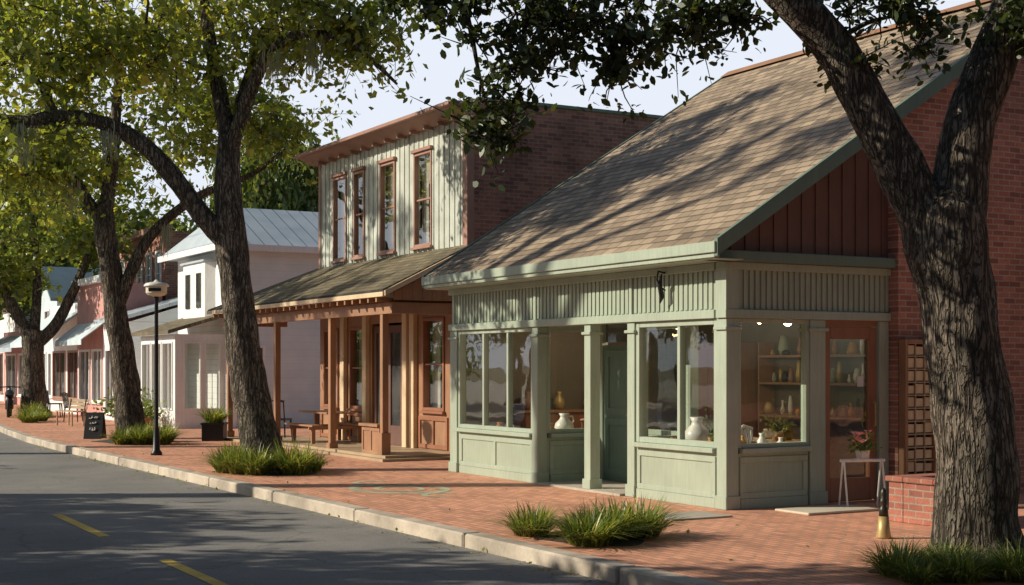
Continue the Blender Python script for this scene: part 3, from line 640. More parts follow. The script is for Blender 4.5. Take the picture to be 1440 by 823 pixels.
shop('grey_shop','low white clapboard shop with sloping pale metal roof',11.3,16,44,47,3.1,M['clapw'],M['clapg'],[(44.3,45.3,.8,2.2),(45.6,46.7,.2,2.3)],roof='shed',rm=M['metal'])
shop('brick_shop','two-storey red brick building with tall windows and cornice',13.5,19,47.5,54,6.3,M['brick_x'],M['brick_y'],[(48+i*1.2,48.7+i*1.2,4.1,5.7) for i in range(5)],cor=M['redtrim'])
shop('pink_shop','small faded pink shop with pale blue awning',11.4,13.3,47.2,51.2,4.5,M['pink'],M['pink'],[(47.6,49.0,.5,2.3),(49.3,50.9,.5,2.3)],cor=M['white'],awn=(47.1,51.2,3.2,2.6,.8),am=M['teal'])
shop('blue_awning_shop','white shop with pale blue sloping awning',11.6,17,51.4,56.6,4.0,M['white'],M['clapg'],[(51.8,53.6,.5,2.3),(54,56.2,.5,2.3)],awn=(51.4,56.6,3.7,2.6,1.5),am=M['teal'])
shop('pale_blue_shop','narrow pale blue shop with gabled roof',11.9,18,56.9,60.5,4.3,M['teal'],M['teal'],[(57.3,58.5,.5,2.3),(58.9,60.1,.5,2.3),(58.2,59.2,3.0,4.0)],roof='gable',rm=M['darkteal'])
shop('low_shop','low pinkish shop with dark storefront windows and pale awning',12.2,19,60.9,70,3.3,M['pink'],M['pink'],[(61.3,63.5,.4,2.3),(64,66.4,.4,2.3),(67,69.4,.4,2.3)],awn=(60.9,70,3.1,2.5,1.3),am=M['metal'])
shop('white_shop','white corner shop with flat roof',12.8,20,70.5,82,4.4,M['white'],M['clapg'],[(71+i*2.6,73+i*2.6,.4,2.4) for i in range(4)],cor=M['redtrim'])
for i,(y0,y1,h,wm) in enumerate(((-22,-11,6.2,'brick_x'),(-10.6,-1,4.6,'brownwood'),(-.6,9,5.6,'brick_x'),(9.4,18,4.4,'sage'))):  # unseen row added to cut horizon light and fill window reflections
    T=thing('unseen_facing_shop','unseen plain two-storey shop front added to block low skylight' if h>5 else 'unseen plain low shop front added to block low skylight','shop',(-16,y0,0))
    wins=[(y0+.8+k*2.2,y0+2.4+k*2.2,.7,2.4) for k in range(int((y1-y0-1)/2.2))]
    w2=[(a+.3,b-.3,3.4,4.9) for a,b,_,_ in wins] if h>5 else []
    mb=MB(); mb.wall('x',-9.2,-9.0,y0,y1,0,h,wins+w2); mb.obj('front_wall',T,M[wm])
    MB().box(-9.0,-8.8,y0,y1,h-.3,h+.05).obj('cornice',T,M['redtrim'])
    MB().box(-16,-9.21,y0,y0+.2,0,h-.05).obj('side_wall',T,M['brick_y']); MB().box(-16,-9.21,y1-.2,y1,0,h-.05).obj('side_wall',T,M['brick_y']); MB().box(-16,-9.21,y0+.2,y1-.2,h-.4,h-.3).obj('roof',T,M['slab'])
    for o in wins+w2: MB().quad((-9.12,o[0],o[2]),(-9.12,o[1],o[2]),(-9.12,o[1],o[3]),(-9.12,o[0],o[3])).obj('window',T,M['dglass'])
T=thing('unseen_end_shop','unseen two-storey brick front added to block low skylight','shop',(12,-24,0))  # unseen front added to block low skylight from behind the camera
mb=MB(); mb.box(8,30,-24.2,-24,0,7); mb.obj('front_wall',T,M['brick_y']); MB().box(8,30,-23.99,-23.8,6.7,7.1).obj('cornice',T,M['redtrim'])

# ============================================================ STREET FURNITURE
LP=thing('street_lamp','black street lamp post with wide cream disc shade','street lamp',(7.55,27.2,0),0,True)
MB().lathe(0,0,[(.11,0),(.11,.05),(.07,.1),(.055,.5),(.04,.55),(.035,2.95),(.05,3.0),(.05,3.05)],16).obj('pole',LP,M['black'],smooth=True)
MB().lathe(0,0,[(.05,3.05),(.16,3.08),(.2,3.12),(.2,3.24)],24).obj('lamp_glass',LP,M['shade'],smooth=False)
MB().lathe(0,0,[(.235,3.242),(.24,3.265),(.20,3.31),(.06,3.335),(.03,3.37),(.01,3.38)],24).obj('lamp_shade',LP,M['ceramic'],smooth=True)
mb=MB()
for k in range(9):
    a=-2.6+k*.14; x,y=.2*math.cos(a),.2*math.sin(a); mb.box(x-.012,x+.012,y-.012,y+.012,3.15,3.21)
mb.obj('lamp_marks',LP,M['black'])
def aboard(at,rz,h,w,label):
    T=thing('chalkboard_sign',label,'sign',at,rz,True)
    for s in (-1,1):
        b=MB(); b.add([(-w/2,s*.22,0),(w/2,s*.22,0),(w/2,s*.02,h),(-w/2,s*.02,h),(-w/2,s*.24,0),(w/2,s*.24,0),(w/2,s*.04,h),(-w/2,s*.04,h)],[(0,1,2,3),(7,6,5,4),(0,4,5,1),(1,5,6,2),(2,6,7,3),(3,7,4,0)]); b.obj('board',T,M['board'])
    b=MB(); tk=.0095*w/.42; rr=random.Random(3)
    for z,n_,hh in ((.76,4,.11),(.55,3,.14),(.30,3,.17)):
        gw=w*.68/5; u=-n_*gw*.5
        for g_ in range(n_):
            pts=[]
            for q in range(4):
                zz=z+hh*(rr.random() if q%2 else rr.random()*.4); pts.append((u+q*gw/5+rr.uniform(-.004,.004),-.246+.20*zz,zz*h))
            u+=gw
            b.tube(pts,[tk]*len(pts),4)
    b.obj('chalk_lettering',T,M['chalk']); return T
aboard((8.03,34.2,0),-.5,.62,.42,'small black chalkboard sign standing on the pavement')
def bench(at,rz,mat,label,l=1.4):
    T=thing('bench',label,'bench',at,rz,True)
    b=MB(); [b.box(-l/2,l/2,-.2+i*.14,-.2+i*.14+.11,.40,.43) for i in range(3)]; b.obj('seat',T,mat)
    b=MB(); [b.box(-l/2,l/2,.22+i*.02,.245+i*.02,.48+i*.1,.56+i*.1) for i in range(3)]; b.obj('backrest',T,mat)
    for x in (-l/2+.1,l/2-.1):
        b=MB(); b.tube([(x,-.18,0),(x,-.18,.40)],[.025]*2,6); b.tube([(x,.18,0),(x,.2,.43),(x,.25,.76)],[.025]*3,6); b.obj('leg',T,mat)
    return T
bench((9.2,42.2,0),math.radians(-75),M['tanwood'],'tan slatted timber bench on the pavement',1.1)
chair((11.45,31.0,.05),2.4,M['black'],'black spindle-back chair beside the porch')
chair((9.9,45.0,0),1.0,M['black'],'black outdoor chair beside the bench')
chair((10.3,49.6,0),1.2,M['black'],'black outdoor chair before the pink shop')
# motorcycle at the kerb
MC=thing('motorcycle','dark motorcycle parked on the far pavement','motorcycle',(9.0,50.6,0),1.35,True)
for x in (-.62,.62):
    pts=[(x+.29*math.cos(a),0,.30+.29*math.sin(a)) for a in [k*6.2832/20 for k in range(21)]]
    wv_=MB().tube(pts,[.05]*21,8,caps=False).obj('wheel',MC,M['rubber'],smooth=True)
    MB().cyl((x,-.05,.30),(x,.05,.30),.09,n=14).obj('hub',wv_,M['bronze'])
MB().tube([(-.5,0,.5),(-.2,0,.62),(.1,0,.78),(.35,0,.8),(.5,0,.72)],[.08,.12,.15,.14,.05],12).obj('fuel_tank',MC,M['black'],smooth=True)
MB().box(-.55,.0,-.12,.12,.70,.78).obj('seat',MC,M['rubber'],bevel=.03)
MB().box(-.22,.25,-.13,.13,.25,.58).obj('engine',MC,M['bronze'],bevel=.03)
MB().tube([(.62,0,.3),(.48,0,.85),(.42,0,1.0)],[.03]*3,8).obj('fork',MC,M['bronze'])
MB().tube([(.3,-.36,1.0),(.42,0,1.02),(.3,.36,1.0)],[.02]*3,8).obj('handlebar',MC,M['black'])
MB().lathe(.56,0,[(.02,.80),(.08,.84),(.09,.92),(.03,.97)],12).obj('headlight',MC,M['ceramic'],smooth=True)

# ============================================================ VEGETATION
def catmull(pts,rad,sub=4):
    P=[np.array(p,float) for p in pts]; out=[];ro=[]
    for i in range(len(P)-1):
        p0=P[max(i-1,0)];p1=P[i];p2=P[i+1];p3=P[min(i+2,len(P)-1)]
        for k in range(sub):
            t=k/sub; q=.5*((2*p1)+(-p0+p2)*t+(2*p0-5*p1+4*p2-p3)*t*t+(-p0+3*p1-3*p2+p3)*t**3)
            out.append(tuple(q)); ro.append(rad[i]*(1-t)+rad[i+1]*t)
    out.append(tuple(P[-1])); ro.append(rad[-1]); return out,ro
def leaf_obj(name,parent,cen,size,mat,six=False,tbase=None,up=.35):
    n=len(cen); u=RNG.normal(size=(n,3)); u[:,2]-=.3; u/=np.linalg.norm(u,axis=1)[:,None]
    w=RNG.normal(size=(n,3)); w[:,2]+=up*3; nn=w-u*(w*u).sum(1)[:,None]; nn/=np.linalg.norm(nn,axis=1)[:,None]; v=np.cross(nn,u)
    sh=[(0,0,0),(.3,.26,.06),(.68,.24,.08),(1,0,0),(.68,-.24,.08),(.3,-.26,.06)] if six else [(0,0,0),(.5,.3,.08),(1,0,0),(.5,-.3,.08)]
    k=len(sh); s=size*RNG.uniform(.5,1.35,size=n)
    co=np.empty((n,k,3))
    for i,(a,b,c) in enumerate(sh): co[:,i,:]=cen+(u*a+v*b+nn*c)*s[:,None]
    me=bpy.data.meshes.new(name); me.vertices.add(n*k); me.vertices.foreach_set('co',co.reshape(-1).astype(np.float32))
    me.loops.add(n*k); me.loops.foreach_set('vertex_index',np.arange(n*k,dtype=np.int32))
    me.polygons.add(n); me.polygons.foreach_set('loop_start',np.arange(0,n*k,k,dtype=np.int32))
    me.update(calc_edges=True)
    t=np.clip((tbase if tbase is not None else .45)+RNG.normal(0,.15,size=n),0,1)
    a=me.attributes.new('tint','FLOAT','FACE'); a.data.foreach_set('value',t.astype(np.float32))
    me.materials.append(mat); ob=bpy.data.objects.new(name,me); COL.objects.link(ob)
    if parent: ob.parent=parent; ORG[ob.name]=ORG.get(parent.name,(0,0,0))
    return ob
def tree(label,base,limbs,lobes,leaf,per,cr,lm,rz=YAW,six=False,group=None,twigs=2,nsides=12,yb=.45,moss=()):
    T=thing('tree',label,'tree',base,rz,True,group)
    mb=MB(); sk=[]
    for li,(pts,rad) in enumerate(limbs):
        p,r=catmull(pts,rad,8 if li==0 else 5); mb.tube(p,r,nsides*2 if li==0 else nsides,rough=.16 if li==0 else .12)
        for q,rr in zip(p,r):
            if li>0 or q[2]>pts[-1][2]*.85: sk.append(q)
    sk=np.array(sk); cl=[]
    for c,R_,n in lobes:
        d=RNG.normal(size=(n,3)); d/=np.linalg.norm(d,axis=1)[:,None]; d*=RNG.uniform(.12,1,size=n)[:,None]**.45
        cl.append(np.array(c)+d*np.array(R_))
    cl=np.concatenate(cl)
    dm=np.array([np.min(np.linalg.norm(sk-c,axis=1)) for c in cl]); cl=cl[np.argsort(dm)]
    cen=[];tb=[]
    for c in cl:
        dd=np.linalg.norm(sk-c,axis=1)+np.maximum(0,sk[:,2]-c[2])*.3; s=sk[np.argmin(dd)]; L_=np.linalg.norm(c-s)
        if L_>.05:
            m1=s+(c-s)*.5+RNG.normal(0,.1*L_,3)+np.array([0,0,.06*L_]); r0=min(.05,.010+.013*L_)
            mb.tube([tuple(s),tuple(m1),tuple(c)],[r0,r0*.7,r0*.35],5,caps=False); sk=np.vstack([sk,m1,c])
        ct=yb+RNG.normal(0,.13)
        for _ in range(twigs):
            e=c+RNG.normal(0,cr*1.25,3); mid=(c+e)/2+RNG.normal(0,.03,3)
            mb.tube([tuple(c),tuple(mid),tuple(e)],[.009,.007,.003],3,caps=False)
            k=max(2,int(per*RNG.uniform(.4,1.5)/twigs)); t=RNG.uniform(.15,1.1,size=(k,1))
            q=c*(1-t)**2+2*mid*t*(1-t)+e*t**2+RNG.normal(size=(k,3))*np.array([cr,cr,cr*.7])*.33
            cen.append(q); tb.append(np.full(k,ct+RNG.normal(0,.06)))
    tr=mb.obj('trunk',T,M['bark'],smooth=True)
    leaf_obj('crown',T,np.concatenate(cen),leaf,lm,six,np.concatenate(tb))
    for (mx_,my_,mz_,ml) in moss:
        b=MB()
        for _ in range(34):
            x,y,z=mx_+random.gauss(0,.10),my_+random.gauss(0,.06),mz_+random.uniform(-.05,.08); L_=ml*random.uniform(.35,1); pts=[]
            for q in range(6): pts.append((x,y,z-L_*q/5)); x+=random.gauss(0,.018); y+=random.gauss(0,.018)
            b.tube(pts,[.011,.011,.010,.009,.006,.002],3,caps=False)
        b.obj('hanging_moss',T,M['moss'])
    return T
tree('leaning oak with furrowed trunk in a grass bed by the kerb',(8.0,22.4,0),[
 ([(.05,0,-.1),(0,0,.25),(-.14,0,.9),(-.32,0,1.88),(-.46,0,3.05),(-.56,0,3.9),(-.6,0,4.8),(-.58,0,5.5)],[.46,.36,.30,.28,.26,.26,.20,.17]),
 ([(-.58,0,5.4),(-.84,.2,6.6),(-1.0,.3,7.5),(-1.2,.5,8.8)],[.15,.12,.1,.05]),
 ([(-.58,0,5.2),(-.1,-.3,6.35),(.27,-.5,6.86),(.8,-.8,7.0),(1.5,-1,6.86),(2.0,-1.2,6.4),(2.3,-1.3,6.1)],[.13,.11,.09,.07,.055,.04,.02]),
 ([(-.55,0,5.3),(-.3,.3,6.5),(.1,.5,7.7),(.5,.6,8.8)],[.13,.11,.09,.05]),
 ([(-.55,0,3.7),(-1.0,-.1,4.2),(-1.55,-.3,4.95),(-1.95,-.4,5.34),(-2.5,-.5,5.63),(-3.2,-.6,5.72),(-3.77,-.7,5.62),(-4.35,-.8,5.75),(-5.2,-1,6.2)],[.2,.17,.15,.135,.12,.11,.10,.08,.04]),
 ([(-3.2,-.6,5.7),(-3.6,-.3,6.3),(-4.2,0,7.1)],[.07,.05,.03])],
 [((-1.8,.3,8.7),(3.6,3.2,1.7),76),((-3.9,-.4,7.0),(1.7,1.6,.95),40),((1.0,-.2,7.6),(1.7,1.5,.8),32),((1.9,-.9,6.9),(.7,.6,.35),9),((-2.3,0,6.7),(1.2,1.2,.5),14),((-.3,0,6.9),(.9,.8,.5),8),((-3.5,-.3,5.6),(1.0,.6,.3),6)],
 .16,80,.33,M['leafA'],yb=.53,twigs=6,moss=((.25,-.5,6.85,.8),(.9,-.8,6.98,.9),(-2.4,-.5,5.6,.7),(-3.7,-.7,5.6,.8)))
tree('tall oak with thick trunk and forked limbs on the pavement',(8.78,33.8,0),[
 ([(.1,0,-.1),(0,0,.3),(-.12,0,1.3),(-.34,0,2.8),(-.5,0,4.0),(-.62,0,4.9),(-.62,0,5.6)],[.46,.36,.30,.27,.25,.24,.18]),
 ([(-.6,0,5.0),(-1,0,5.6),(-1.4,-.2,6.2),(-2.2,-.3,6.9),(-3.2,-.5,7.4)],[.17,.14,.12,.09,.05]),
 ([(-.62,0,5.4),(-.5,.2,6.6),(-.4,.2,8.0),(-.3,.2,9.6)],[.18,.15,.12,.06]),
 ([(-.3,0,3.2),(.2,0,4.4),(.7,.1,5.1),(1.6,.2,5.8),(2.8,.3,6.3),(3.6,.3,6.9)],[.17,.14,.12,.10,.07,.04])],
 [((-.5,0,8.6),(4.8,3.6,2.4),92),((-2.6,-.5,6.5),(1.8,1.8,.9),34),((2.6,0,7.3),(1.8,1.8,.9),28)],
 .20,76,.43,M['leafA'],yb=.5,twigs=5,moss=((-1.3,-.2,6.1,1.0),(-2.3,-.3,6.9,1.1),(.75,.1,5.1,.9)))
tree('forked oak on the pavement before the pink shop',(9.9,51,0),[
 ([(.1,0,-.1),(0,0,.3),(-.05,0,1.6),(-.05,0,2.6),(0,0,3.0)],[.6,.45,.36,.36,.3]),
 ([(-.1,0,2.6),(-.7,0,3.7),(-1.2,0,4.6),(-2.2,-.2,5.8),(-3,-.3,7)],[.24,.2,.17,.12,.06]),
 ([(.05,0,2.5),(.7,0,3.1),(1.3,.1,4.3),(1.9,.2,5.8),(2.4,.2,7.5)],[.24,.21,.17,.13,.06]),
 ([(0,0,2.9),(0,.3,4.8),(-.3,.5,7.5)],[.2,.15,.08])],
 [((-.3,0,7.8),(4.6,4,2.4),112),((-1.6,0,5.0),(2.0,1.6,.8),38),((1.8,0,5.9),(1.3,1.5,.5),12)],
 .27,62,.5,M['leafA'],yb=.46,twigs=4)
tree('massive forked oak with furrowed bark beside the brick building',(9.65,8.78,0),[
 ([(0,0,-.1),(0,0,.12),(-.02,0,.5),(-.04,0,1.15),(-.12,0,1.8),(-.2,0,2.3),(-.27,0,2.75),(-.3,0,3.05),(-.28,0,3.25)],[.54,.42,.35,.335,.325,.33,.35,.33,.2]),
 ([(-.33,0,2.85),(-.52,0,3.15),(-.74,0,3.55),(-.99,0,4.03),(-1.24,0,4.46),(-1.64,-.1,4.86),(-2.2,-.2,5.25),(-3.1,-.4,5.7),(-4.2,-.6,6.0)],[.27,.23,.205,.19,.18,.165,.14,.1,.05]),
 ([(-.25,0,2.8),(-.17,0,3.25),(-.07,0,3.8),(.12,0,4.34),(.31,0,4.84),(.55,0,5.5),(.9,0,6.4)],[.28,.25,.215,.205,.2,.17,.1]),
 ([(-3.1,-.4,5.7),(-3.7,-.2,5.2),(-3.95,0,4.7),(-3.9,.1,4.3)],[.05,.035,.025,.012]),
 ([(-2.0,-.2,5.1),(-2.4,.2,4.95),(-2.5,.3,4.7)],[.04,.025,.012]),
 ([(-1.3,0,4.5),(-.95,.1,4.72),(-.6,.1,4.8)],[.03,.02,.01]),
 ([(-4.0,-.6,6.0),(-4.5,-.3,5.3),(-4.4,-.1,4.5),(-4.25,0,3.8)],[.04,.03,.02,.008])],
 [((-1.6,-1.6,7.0),(4.3,3.0,1.2),90),((-4.0,0,4.88),(1.05,.5,.2),17),((-3.7,0,4.5),(.8,.45,.28),13),((-3.05,.1,4.45),(.28,.3,.35),6),((-4.2,0,4.0),(.33,.3,.30),6),((-4.25,0,3.7),(.2,.2,.12),2),((-2.35,.2,4.76),(.45,.35,.14),13),((-4.95,0,4.95),(.3,.3,.15),5),((-1.0,-.1,4.82),(.45,.3,.12),7),((-1.0,.1,4.35),(.12,.2,.15),2),((.45,-.3,4.75),(.4,.4,.28),12),((-.35,0,4.6),(.2,.2,.2),3),((.75,-.3,4.3),(.2,.3,.2),3)],
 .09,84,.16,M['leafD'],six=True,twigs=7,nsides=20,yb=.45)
OT=tree('unseen broad oak added to shade the road',(-4.6,11.0,0),[
 ([(0,0,-.1),(.05,0,1.2),(0,.1,2.4),(.1,.1,3.2)],[.42,.3,.27,.2]),([(0,0,2.4),(-1,.4,3.6),(-2,.6,4.8)],[.18,.13,.06]),([(0,0,2.6),(1.1,-.4,3.7),(2.2,-.5,4.7)],[.18,.13,.06]),([(.1,.1,3.0),(.2,.9,4.4),(.2,1.5,5.6)],[.17,.12,.06])],
 [((0,0,5.0),(3.9,3.9,1.9),180)],.26,90,.5,M['leafB'],group='unseen oaks added for road shade')
OT.scale=(1.0,1.0,1.35)  # unseen tree, crown stretched to throw shade on the foreground
for x,y,s in ((-6.1,15.0,(.72,1.0,1.0)),(-6.9,22.5,(.66,.9,.95)),(-7.2,32.5,(.66,.9,.85)),(-5.0,5,1.2)): copy_thing(OT,(x,y,0),.0 if isinstance(s,tuple) else 2.0,s)  # unseen copies, crowns squeezed to shade the road but not the kerb
for x,y,s in ((-15,46,1.0),(-20,58,1.3),(-13,60,1.0),(-24,48,1.2)):  # unseen oaks added to break up the horizon reflected in the shop glass
    t=copy_thing(OT,(x,y,0),random.uniform(0,6),s,'unseen broad oak added for leafy window reflections'); t['group']='unseen oaks added for window reflections'
for x,y,s in ((15.5,1.5,1.2),(24,4,1.3),(9,-7,1.2)):  # unseen oaks added to keep low skylight off the gable wall
    t=copy_thing(OT,(x,y,0),random.uniform(0,6),s,'unseen broad oak added to block low skylight'); t['group']='unseen oaks added to block skylight'
TT=tree('unseen tall oak added to dapple roof and upper facade',(-5.8,37.0,0),[
 ([(0,0,-.1),(.1,0,4),(0,.2,8.5),(.1,.1,12)],[.45,.34,.27,.2]),([(0,0,9.4),(-1.2,.5,11.8),(-2.4,.6,13.6)],[.17,.12,.06]),([(0,0,10),(1.2,-.4,12.2),(2.4,-.5,14)],[.17,.12,.06]),([(.1,.1,11.6),(.2,.9,13.6),(.2,1.5,15.4)],[.17,.12,.06])],
 [((-2.1,0.4,14.4),(1.2,1.3,1.0),9),((2.2,-.6,14.7),(1.2,1.3,1.1),9),((.2,2.4,15.3),(1.2,1.3,1.0),8),((0,-2.4,13.8),(1.0,1.1,.8),6)],.24,80,.42,M['leafB'],group='unseen tall oaks added for dappled shade')  # unseen; high sparse crown shaped to cast dapples on roof and facade
for x,y,s in ((-5.8,26.0,1.12),): copy_thing(TT,(x,y,0),random.uniform(0,6),s)
for i,(x,y,s) in enumerate(((16.9,45.6,(.68,.68,1.4)),(10.5,68,1.3),(12,88,1.6),(20,84,1.6),(15,104,2),(5,125,2.2),(-8,140,2.4))):
    t=copy_thing(OT,(x,y,0),random.uniform(0,6),s,'leafy green tree standing behind the shops'); t['group']='trees behind the shops'

def blades(n,R_,H_,wid=.013,dead=.12,mat='grassm',name='ornamental_grass'):
    vs=[];fs=[];ti=[]
    for _ in range(n):
        a=random.uniform(0,6.283); r0=R_*.45*math.sqrt(random.random()); x,y=r0*math.cos(a),r0*math.sin(a)
        a2=a+random.gauss(0,.6); L_=H_*random.uniform(.6,1.4); lean=random.uniform(.2,1.4); h=wid*random.uniform(.6,1.2)
        dx,dy=math.cos(a2),math.sin(a2); px,py=-dy*h,dx*h; o=len(vs)
        for k in range(6):
            t=k/5; out=L_*lean*t*(.4+.6*t); z=L_*(t-.5*lean*t*t)*.98; wv=(1-t**2*.97)*min(1,.5+t*2)
            vs.append((x+dx*out+px*wv,y+dy*out+py*wv,max(z,.004))); vs.append((x+dx*out-px*wv,y+dy*out-py*wv,max(z,.004)))
        tt=random.random()*.75 if random.random()>dead else 1.0
        for k in range(5): fs.append((o+2*k,o+2*k+1,o+2*k+3,o+2*k+2)); ti.append(tt)
    me=bpy.data.meshes.new(name); me.from_pydata(vs,[],fs); me.materials.append(M[mat])
    at=me.attributes.new('tint','FLOAT','FACE'); at.data.foreach_set('value',np.array(ti,dtype=np.float32)); return me
gm=[blades(520,.42,.40,.010),blades(480,.38,.36,.010),blades(580,.46,.43,.010)]
def grass(x,y,s,lab,grp,i,g=gm,zf=1.0):
    o=bpy.data.objects.new('ornamental_grass',g[i%3]); COL.objects.link(o); o.location=(x,y,.0); o.scale=(s*1.1,s*1.1,s*zf); o.rotation_euler=(0,0,random.uniform(0,6)); o['label']=lab; o['category']='grass clump'; o['group']=grp
for i,(x,y,s) in enumerate(((7.25,12.4,.80),(7.35,11.45,1.05),(8.1,11.75,.90),(7.75,11.75,.95),(7.7,12.2,.6))): grass(x,y,s,'dense green ornamental grass clump in the brick pavement','grass clumps in the brick pavement',i)
for i,(x,y,s) in enumerate(((7.3,22.15,.9),(7.55,21.5,1.0),(8.1,21.3,.95),(7.6,22.6,.9),(8.55,21.7,.8),(7.4,21.8,.8))): grass(x,y,s,'yellow-green ornamental grass clump at the foot of an oak','grass clumps around the leaning oak',i,gm,1.3)
for i,(x,y,s) in enumerate(((7.95,31.3,.85),(8.3,31.1,1.05),(8.7,31.0,1.0),(8.6,32.2,.9),(9.1,32,.9))): grass(x,y,s,'green ornamental grass clump at the foot of an oak','grass clumps around the tall oak',i,gm,1.2)
for i,(x,y,s) in enumerate(((8.45,8.5,.75),(8.65,8.05,.8),(9.1,7.85,.75),(9.45,7.75,.72),(9.95,8.0,.75),(8.95,8.5,.6),(10.2,8.4,.7),(8.3,8.15,.6))): grass(x,y,s,'dark green ornamental grass clump at the foot of a massive oak','grass clumps around the massive oak',i)
for i,(x,y,s) in enumerate(((8.6,45,1.1),(9.1,46,1.1),(9.5,49.5,1.2))): grass(x,y,s,'green ornamental grass clump on the far pavement','grass clumps on the far pavement',i)
def bed(cx,cy,rx,ry):
    vs=[(cx+rx*(1+.15*math.sin(3*a)+.08*math.cos(7*a))*math.cos(a),cy+ry*(1+.12*math.cos(4*a))*math.sin(a)) for a in [i*6.2832/36 for i in range(36)]]
    MB().prism(vs,'z',-.02,.006).obj('planting_bed',None,M['soil'],kind='structure')
bed(7.65,11.85,.5,.6); bed(8.0,22.0,.8,1.0); bed(8.5,32.3,.8,1.4); bed(9.35,8.5,.9,.7)
def planter(at,w,h,pm,lab,leafs,spread,lm,flower=None,ls=.13,spiky=False):
    T=thing('potted_plant',lab,'potted plant',at,0 if not spiky else -.5,True)
    k_=.42 if not spiky else .49
    b=MB(); b.add([(-w*k_,-w*k_,0),(w*k_,-w*k_,0),(w*k_,w*k_,0),(-w*k_,w*k_,0),(-w/2,-w/2,h),(w/2,-w/2,h),(w/2,w/2,h),(-w/2,w/2,h)],[(0,3,2,1),(4,5,6,7),(0,1,5,4),(1,2,6,5),(2,3,7,6),(3,0,4,7)])
    if w>.2: b.box(-w/2-.02,w/2+.02,-w/2-.02,w/2+.02,h-.05,h-.002)
    b.obj('pot',T,pm,bevel=.01 if w>.2 else 0)
    if spiky:
        me=blades(240,.42,.40,.016,.1,'grassm','foliage'); o=bpy.data.objects.new('foliage',me); COL.objects.link(o); o.parent=T; o.location=(0,0,h-.01); return T
    c=RNG.normal(size=(leafs,3))*np.array(spread); c[:,2]=np.abs(c[:,2])+h; leaf_obj('foliage',T,c,ls,lm,True,None,.1)
    s=MB()
    for _ in range(10): a=random.uniform(0,6.28); s.tube([(0,0,h-.05),(math.cos(a)*spread[0],math.sin(a)*spread[1],h+spread[2]*1.2)],[.008,.003],4)
    s.obj('stem',T,M['grassm'])
    if flower:
        for _ in range(flower[1]):
            f=MB(); p=RNG.normal(size=3)*np.array(spread)*.8; p[2]=abs(p[2])+h+.05; r=flower[2]
            for k in range(6):
                a=k*1.047; f.quad((p[0],p[1],p[2]),(p[0]+r*math.cos(a),p[1]+r*math.sin(a),p[2]+r*.6),(p[0]+r*math.cos(a+.5)*1.1,p[1]+r*math.sin(a+.5)*1.1,p[2]+r*.9),(p[0]+r*math.cos(a+1),p[1]+r*math.sin(a+1),p[2]+r*.6))
            f.obj('flower',T,flower[0])
    return T
planter((10.2,31.9,0),.5,.42,M['black'],'black square planter with spiky green plant beside the porch',0,None,M['leafB'],spiky=True)
planter((10.6,41.0,0),.7,.3,M['terracotta'],'terracotta planter with bushy green shrub by the white house',600,(.4,.4,.32),M['leafB'])
planter((10.5,39.6,0),.6,.3,M['terracotta'],'terracotta planter with low green shrub by the white house',400,(.33,.33,.22),M['leafB'])
planter((12.15,12.85,.59),.12,.1,M['ceramic'],'small white pot of pink roses on a white stand',130,(.09,.09,.12),M['leafB'],(M['rose'],13,.05),.07)
planter((11.6,15.15,.66),.12,.12,M['terracotta'],'small terracotta pot with green plant in the shop window',70,(.07,.07,.12),M['leafB'],None,.08)
planter((12.7,15.05,.70),.12,.12,M['ceramic'],'small white pot with green plant on the display table',90,(.10,.10,.14),M['leafB'],None,.08)
planter((10.85,13.9,.66),.1,.1,M['ceramic'],'small white pot with orange flowers in the shop window',60,(.07,.07,.08),M['leafB'],(M['orange'],7,.035),.07)
n=600; c=np.empty((n,3)); c[:,0]=RNG.uniform(6.0,10.4,n); c[:,1]=RNG.uniform(7,34,n); c[:,2]=.012
edge=RNG.random(n)<.6; c[edge,0]=6.66-np.abs(RNG.normal(0,.12,edge.sum())); c[:,2]=np.where(c[:,0]<6.68,-.118,.012)
fl=leaf_obj('fallen_leaves',None,c,.05,M['leafB'],False,.85,2.5); fl['kind']='stuff'
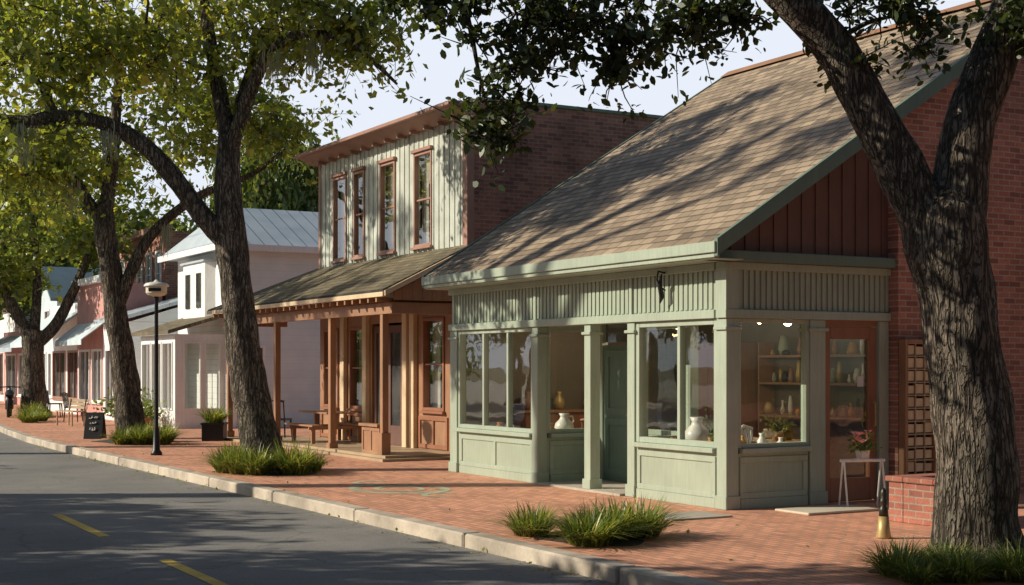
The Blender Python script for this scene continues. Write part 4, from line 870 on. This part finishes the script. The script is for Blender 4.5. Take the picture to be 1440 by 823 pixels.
n=20000; c=np.stack([RNG.uniform(-60,110,n),RNG.uniform(150,175,n),np.abs(RNG.normal(0,1,n))*4.5],1); c[:,2]*=(1+.35*np.sin(c[:,0]*.21)+.2*np.sin(c[:,0]*.73))
fw=leaf_obj('far_woods',None,c,1.3,M['leafB'],False,.3); fw['kind']='stuff'

# ------------------------------------------------------------ light, sky, camera
EL=math.radians(28); AZ=27
ts=Vector((-math.cos(EL)*math.cos(math.radians(AZ)),math.cos(EL)*math.sin(math.radians(AZ)),math.sin(EL)))
sl=bpy.data.lights.new('sun','SUN'); sl.energy=5.0; sl.angle=math.radians(.5); sl.color=(1,.90,.72)
so_=bpy.data.objects.new('sun',sl); COL.objects.link(so_); so_.rotation_euler=ts.to_track_quat('Z','Y').to_euler(); so_.location=(-20,20,30)
W=bpy.data.worlds.new('World'); scene.world=W; W.use_nodes=True; nt=W.node_tree
sk=nt.nodes.new('ShaderNodeTexSky'); sk.sky_type='NISHITA'; sk.sun_disc=False; sk.sun_elevation=EL; sk.sun_rotation=math.radians(-(90-AZ)); sk.dust_density=1.0; sk.air_density=1.0
tc=nt.nodes.new('ShaderNodeTexCoord'); sp=nt.nodes.new('ShaderNodeSeparateXYZ'); nt.links.new(tc.outputs['Generated'],sp.inputs[0])
fz=ramp(nt,sp.outputs[2],[.96]*3,[0]*3,.24,.42); fy=ramp(nt,sp.outputs[1],[0]*3,[1]*3,.3,.6)
fac=mix(nt,fz,fy,1.0,'MULTIPLY')
mx=nt.nodes.new('ShaderNodeMix'); mx.data_type='RGBA'; nt.links.new(fac,mx.inputs[0]); nt.links.new(sk.outputs[0],mx.inputs[6]); mx.inputs[7].default_value=(10.5,11.2,12.4,1)
nt.links.new(mx.outputs[2],nt.nodes['Background'].inputs[0]); nt.nodes['Background'].inputs[1].default_value=.08
cam=bpy.data.cameras.new('camera'); co=bpy.data.objects.new('camera',cam); COL.objects.link(co)
co.location=(0,0,1.7); co.rotation_euler=(math.radians(90),0,YAW); cam.lens=50; cam.sensor_width=36; cam.shift_y=.0726; cam.clip_end=3000
scene.camera=co
scene.view_settings.view_transform='Standard'; scene.view_settings.look='None'; scene.view_settings.exposure=0
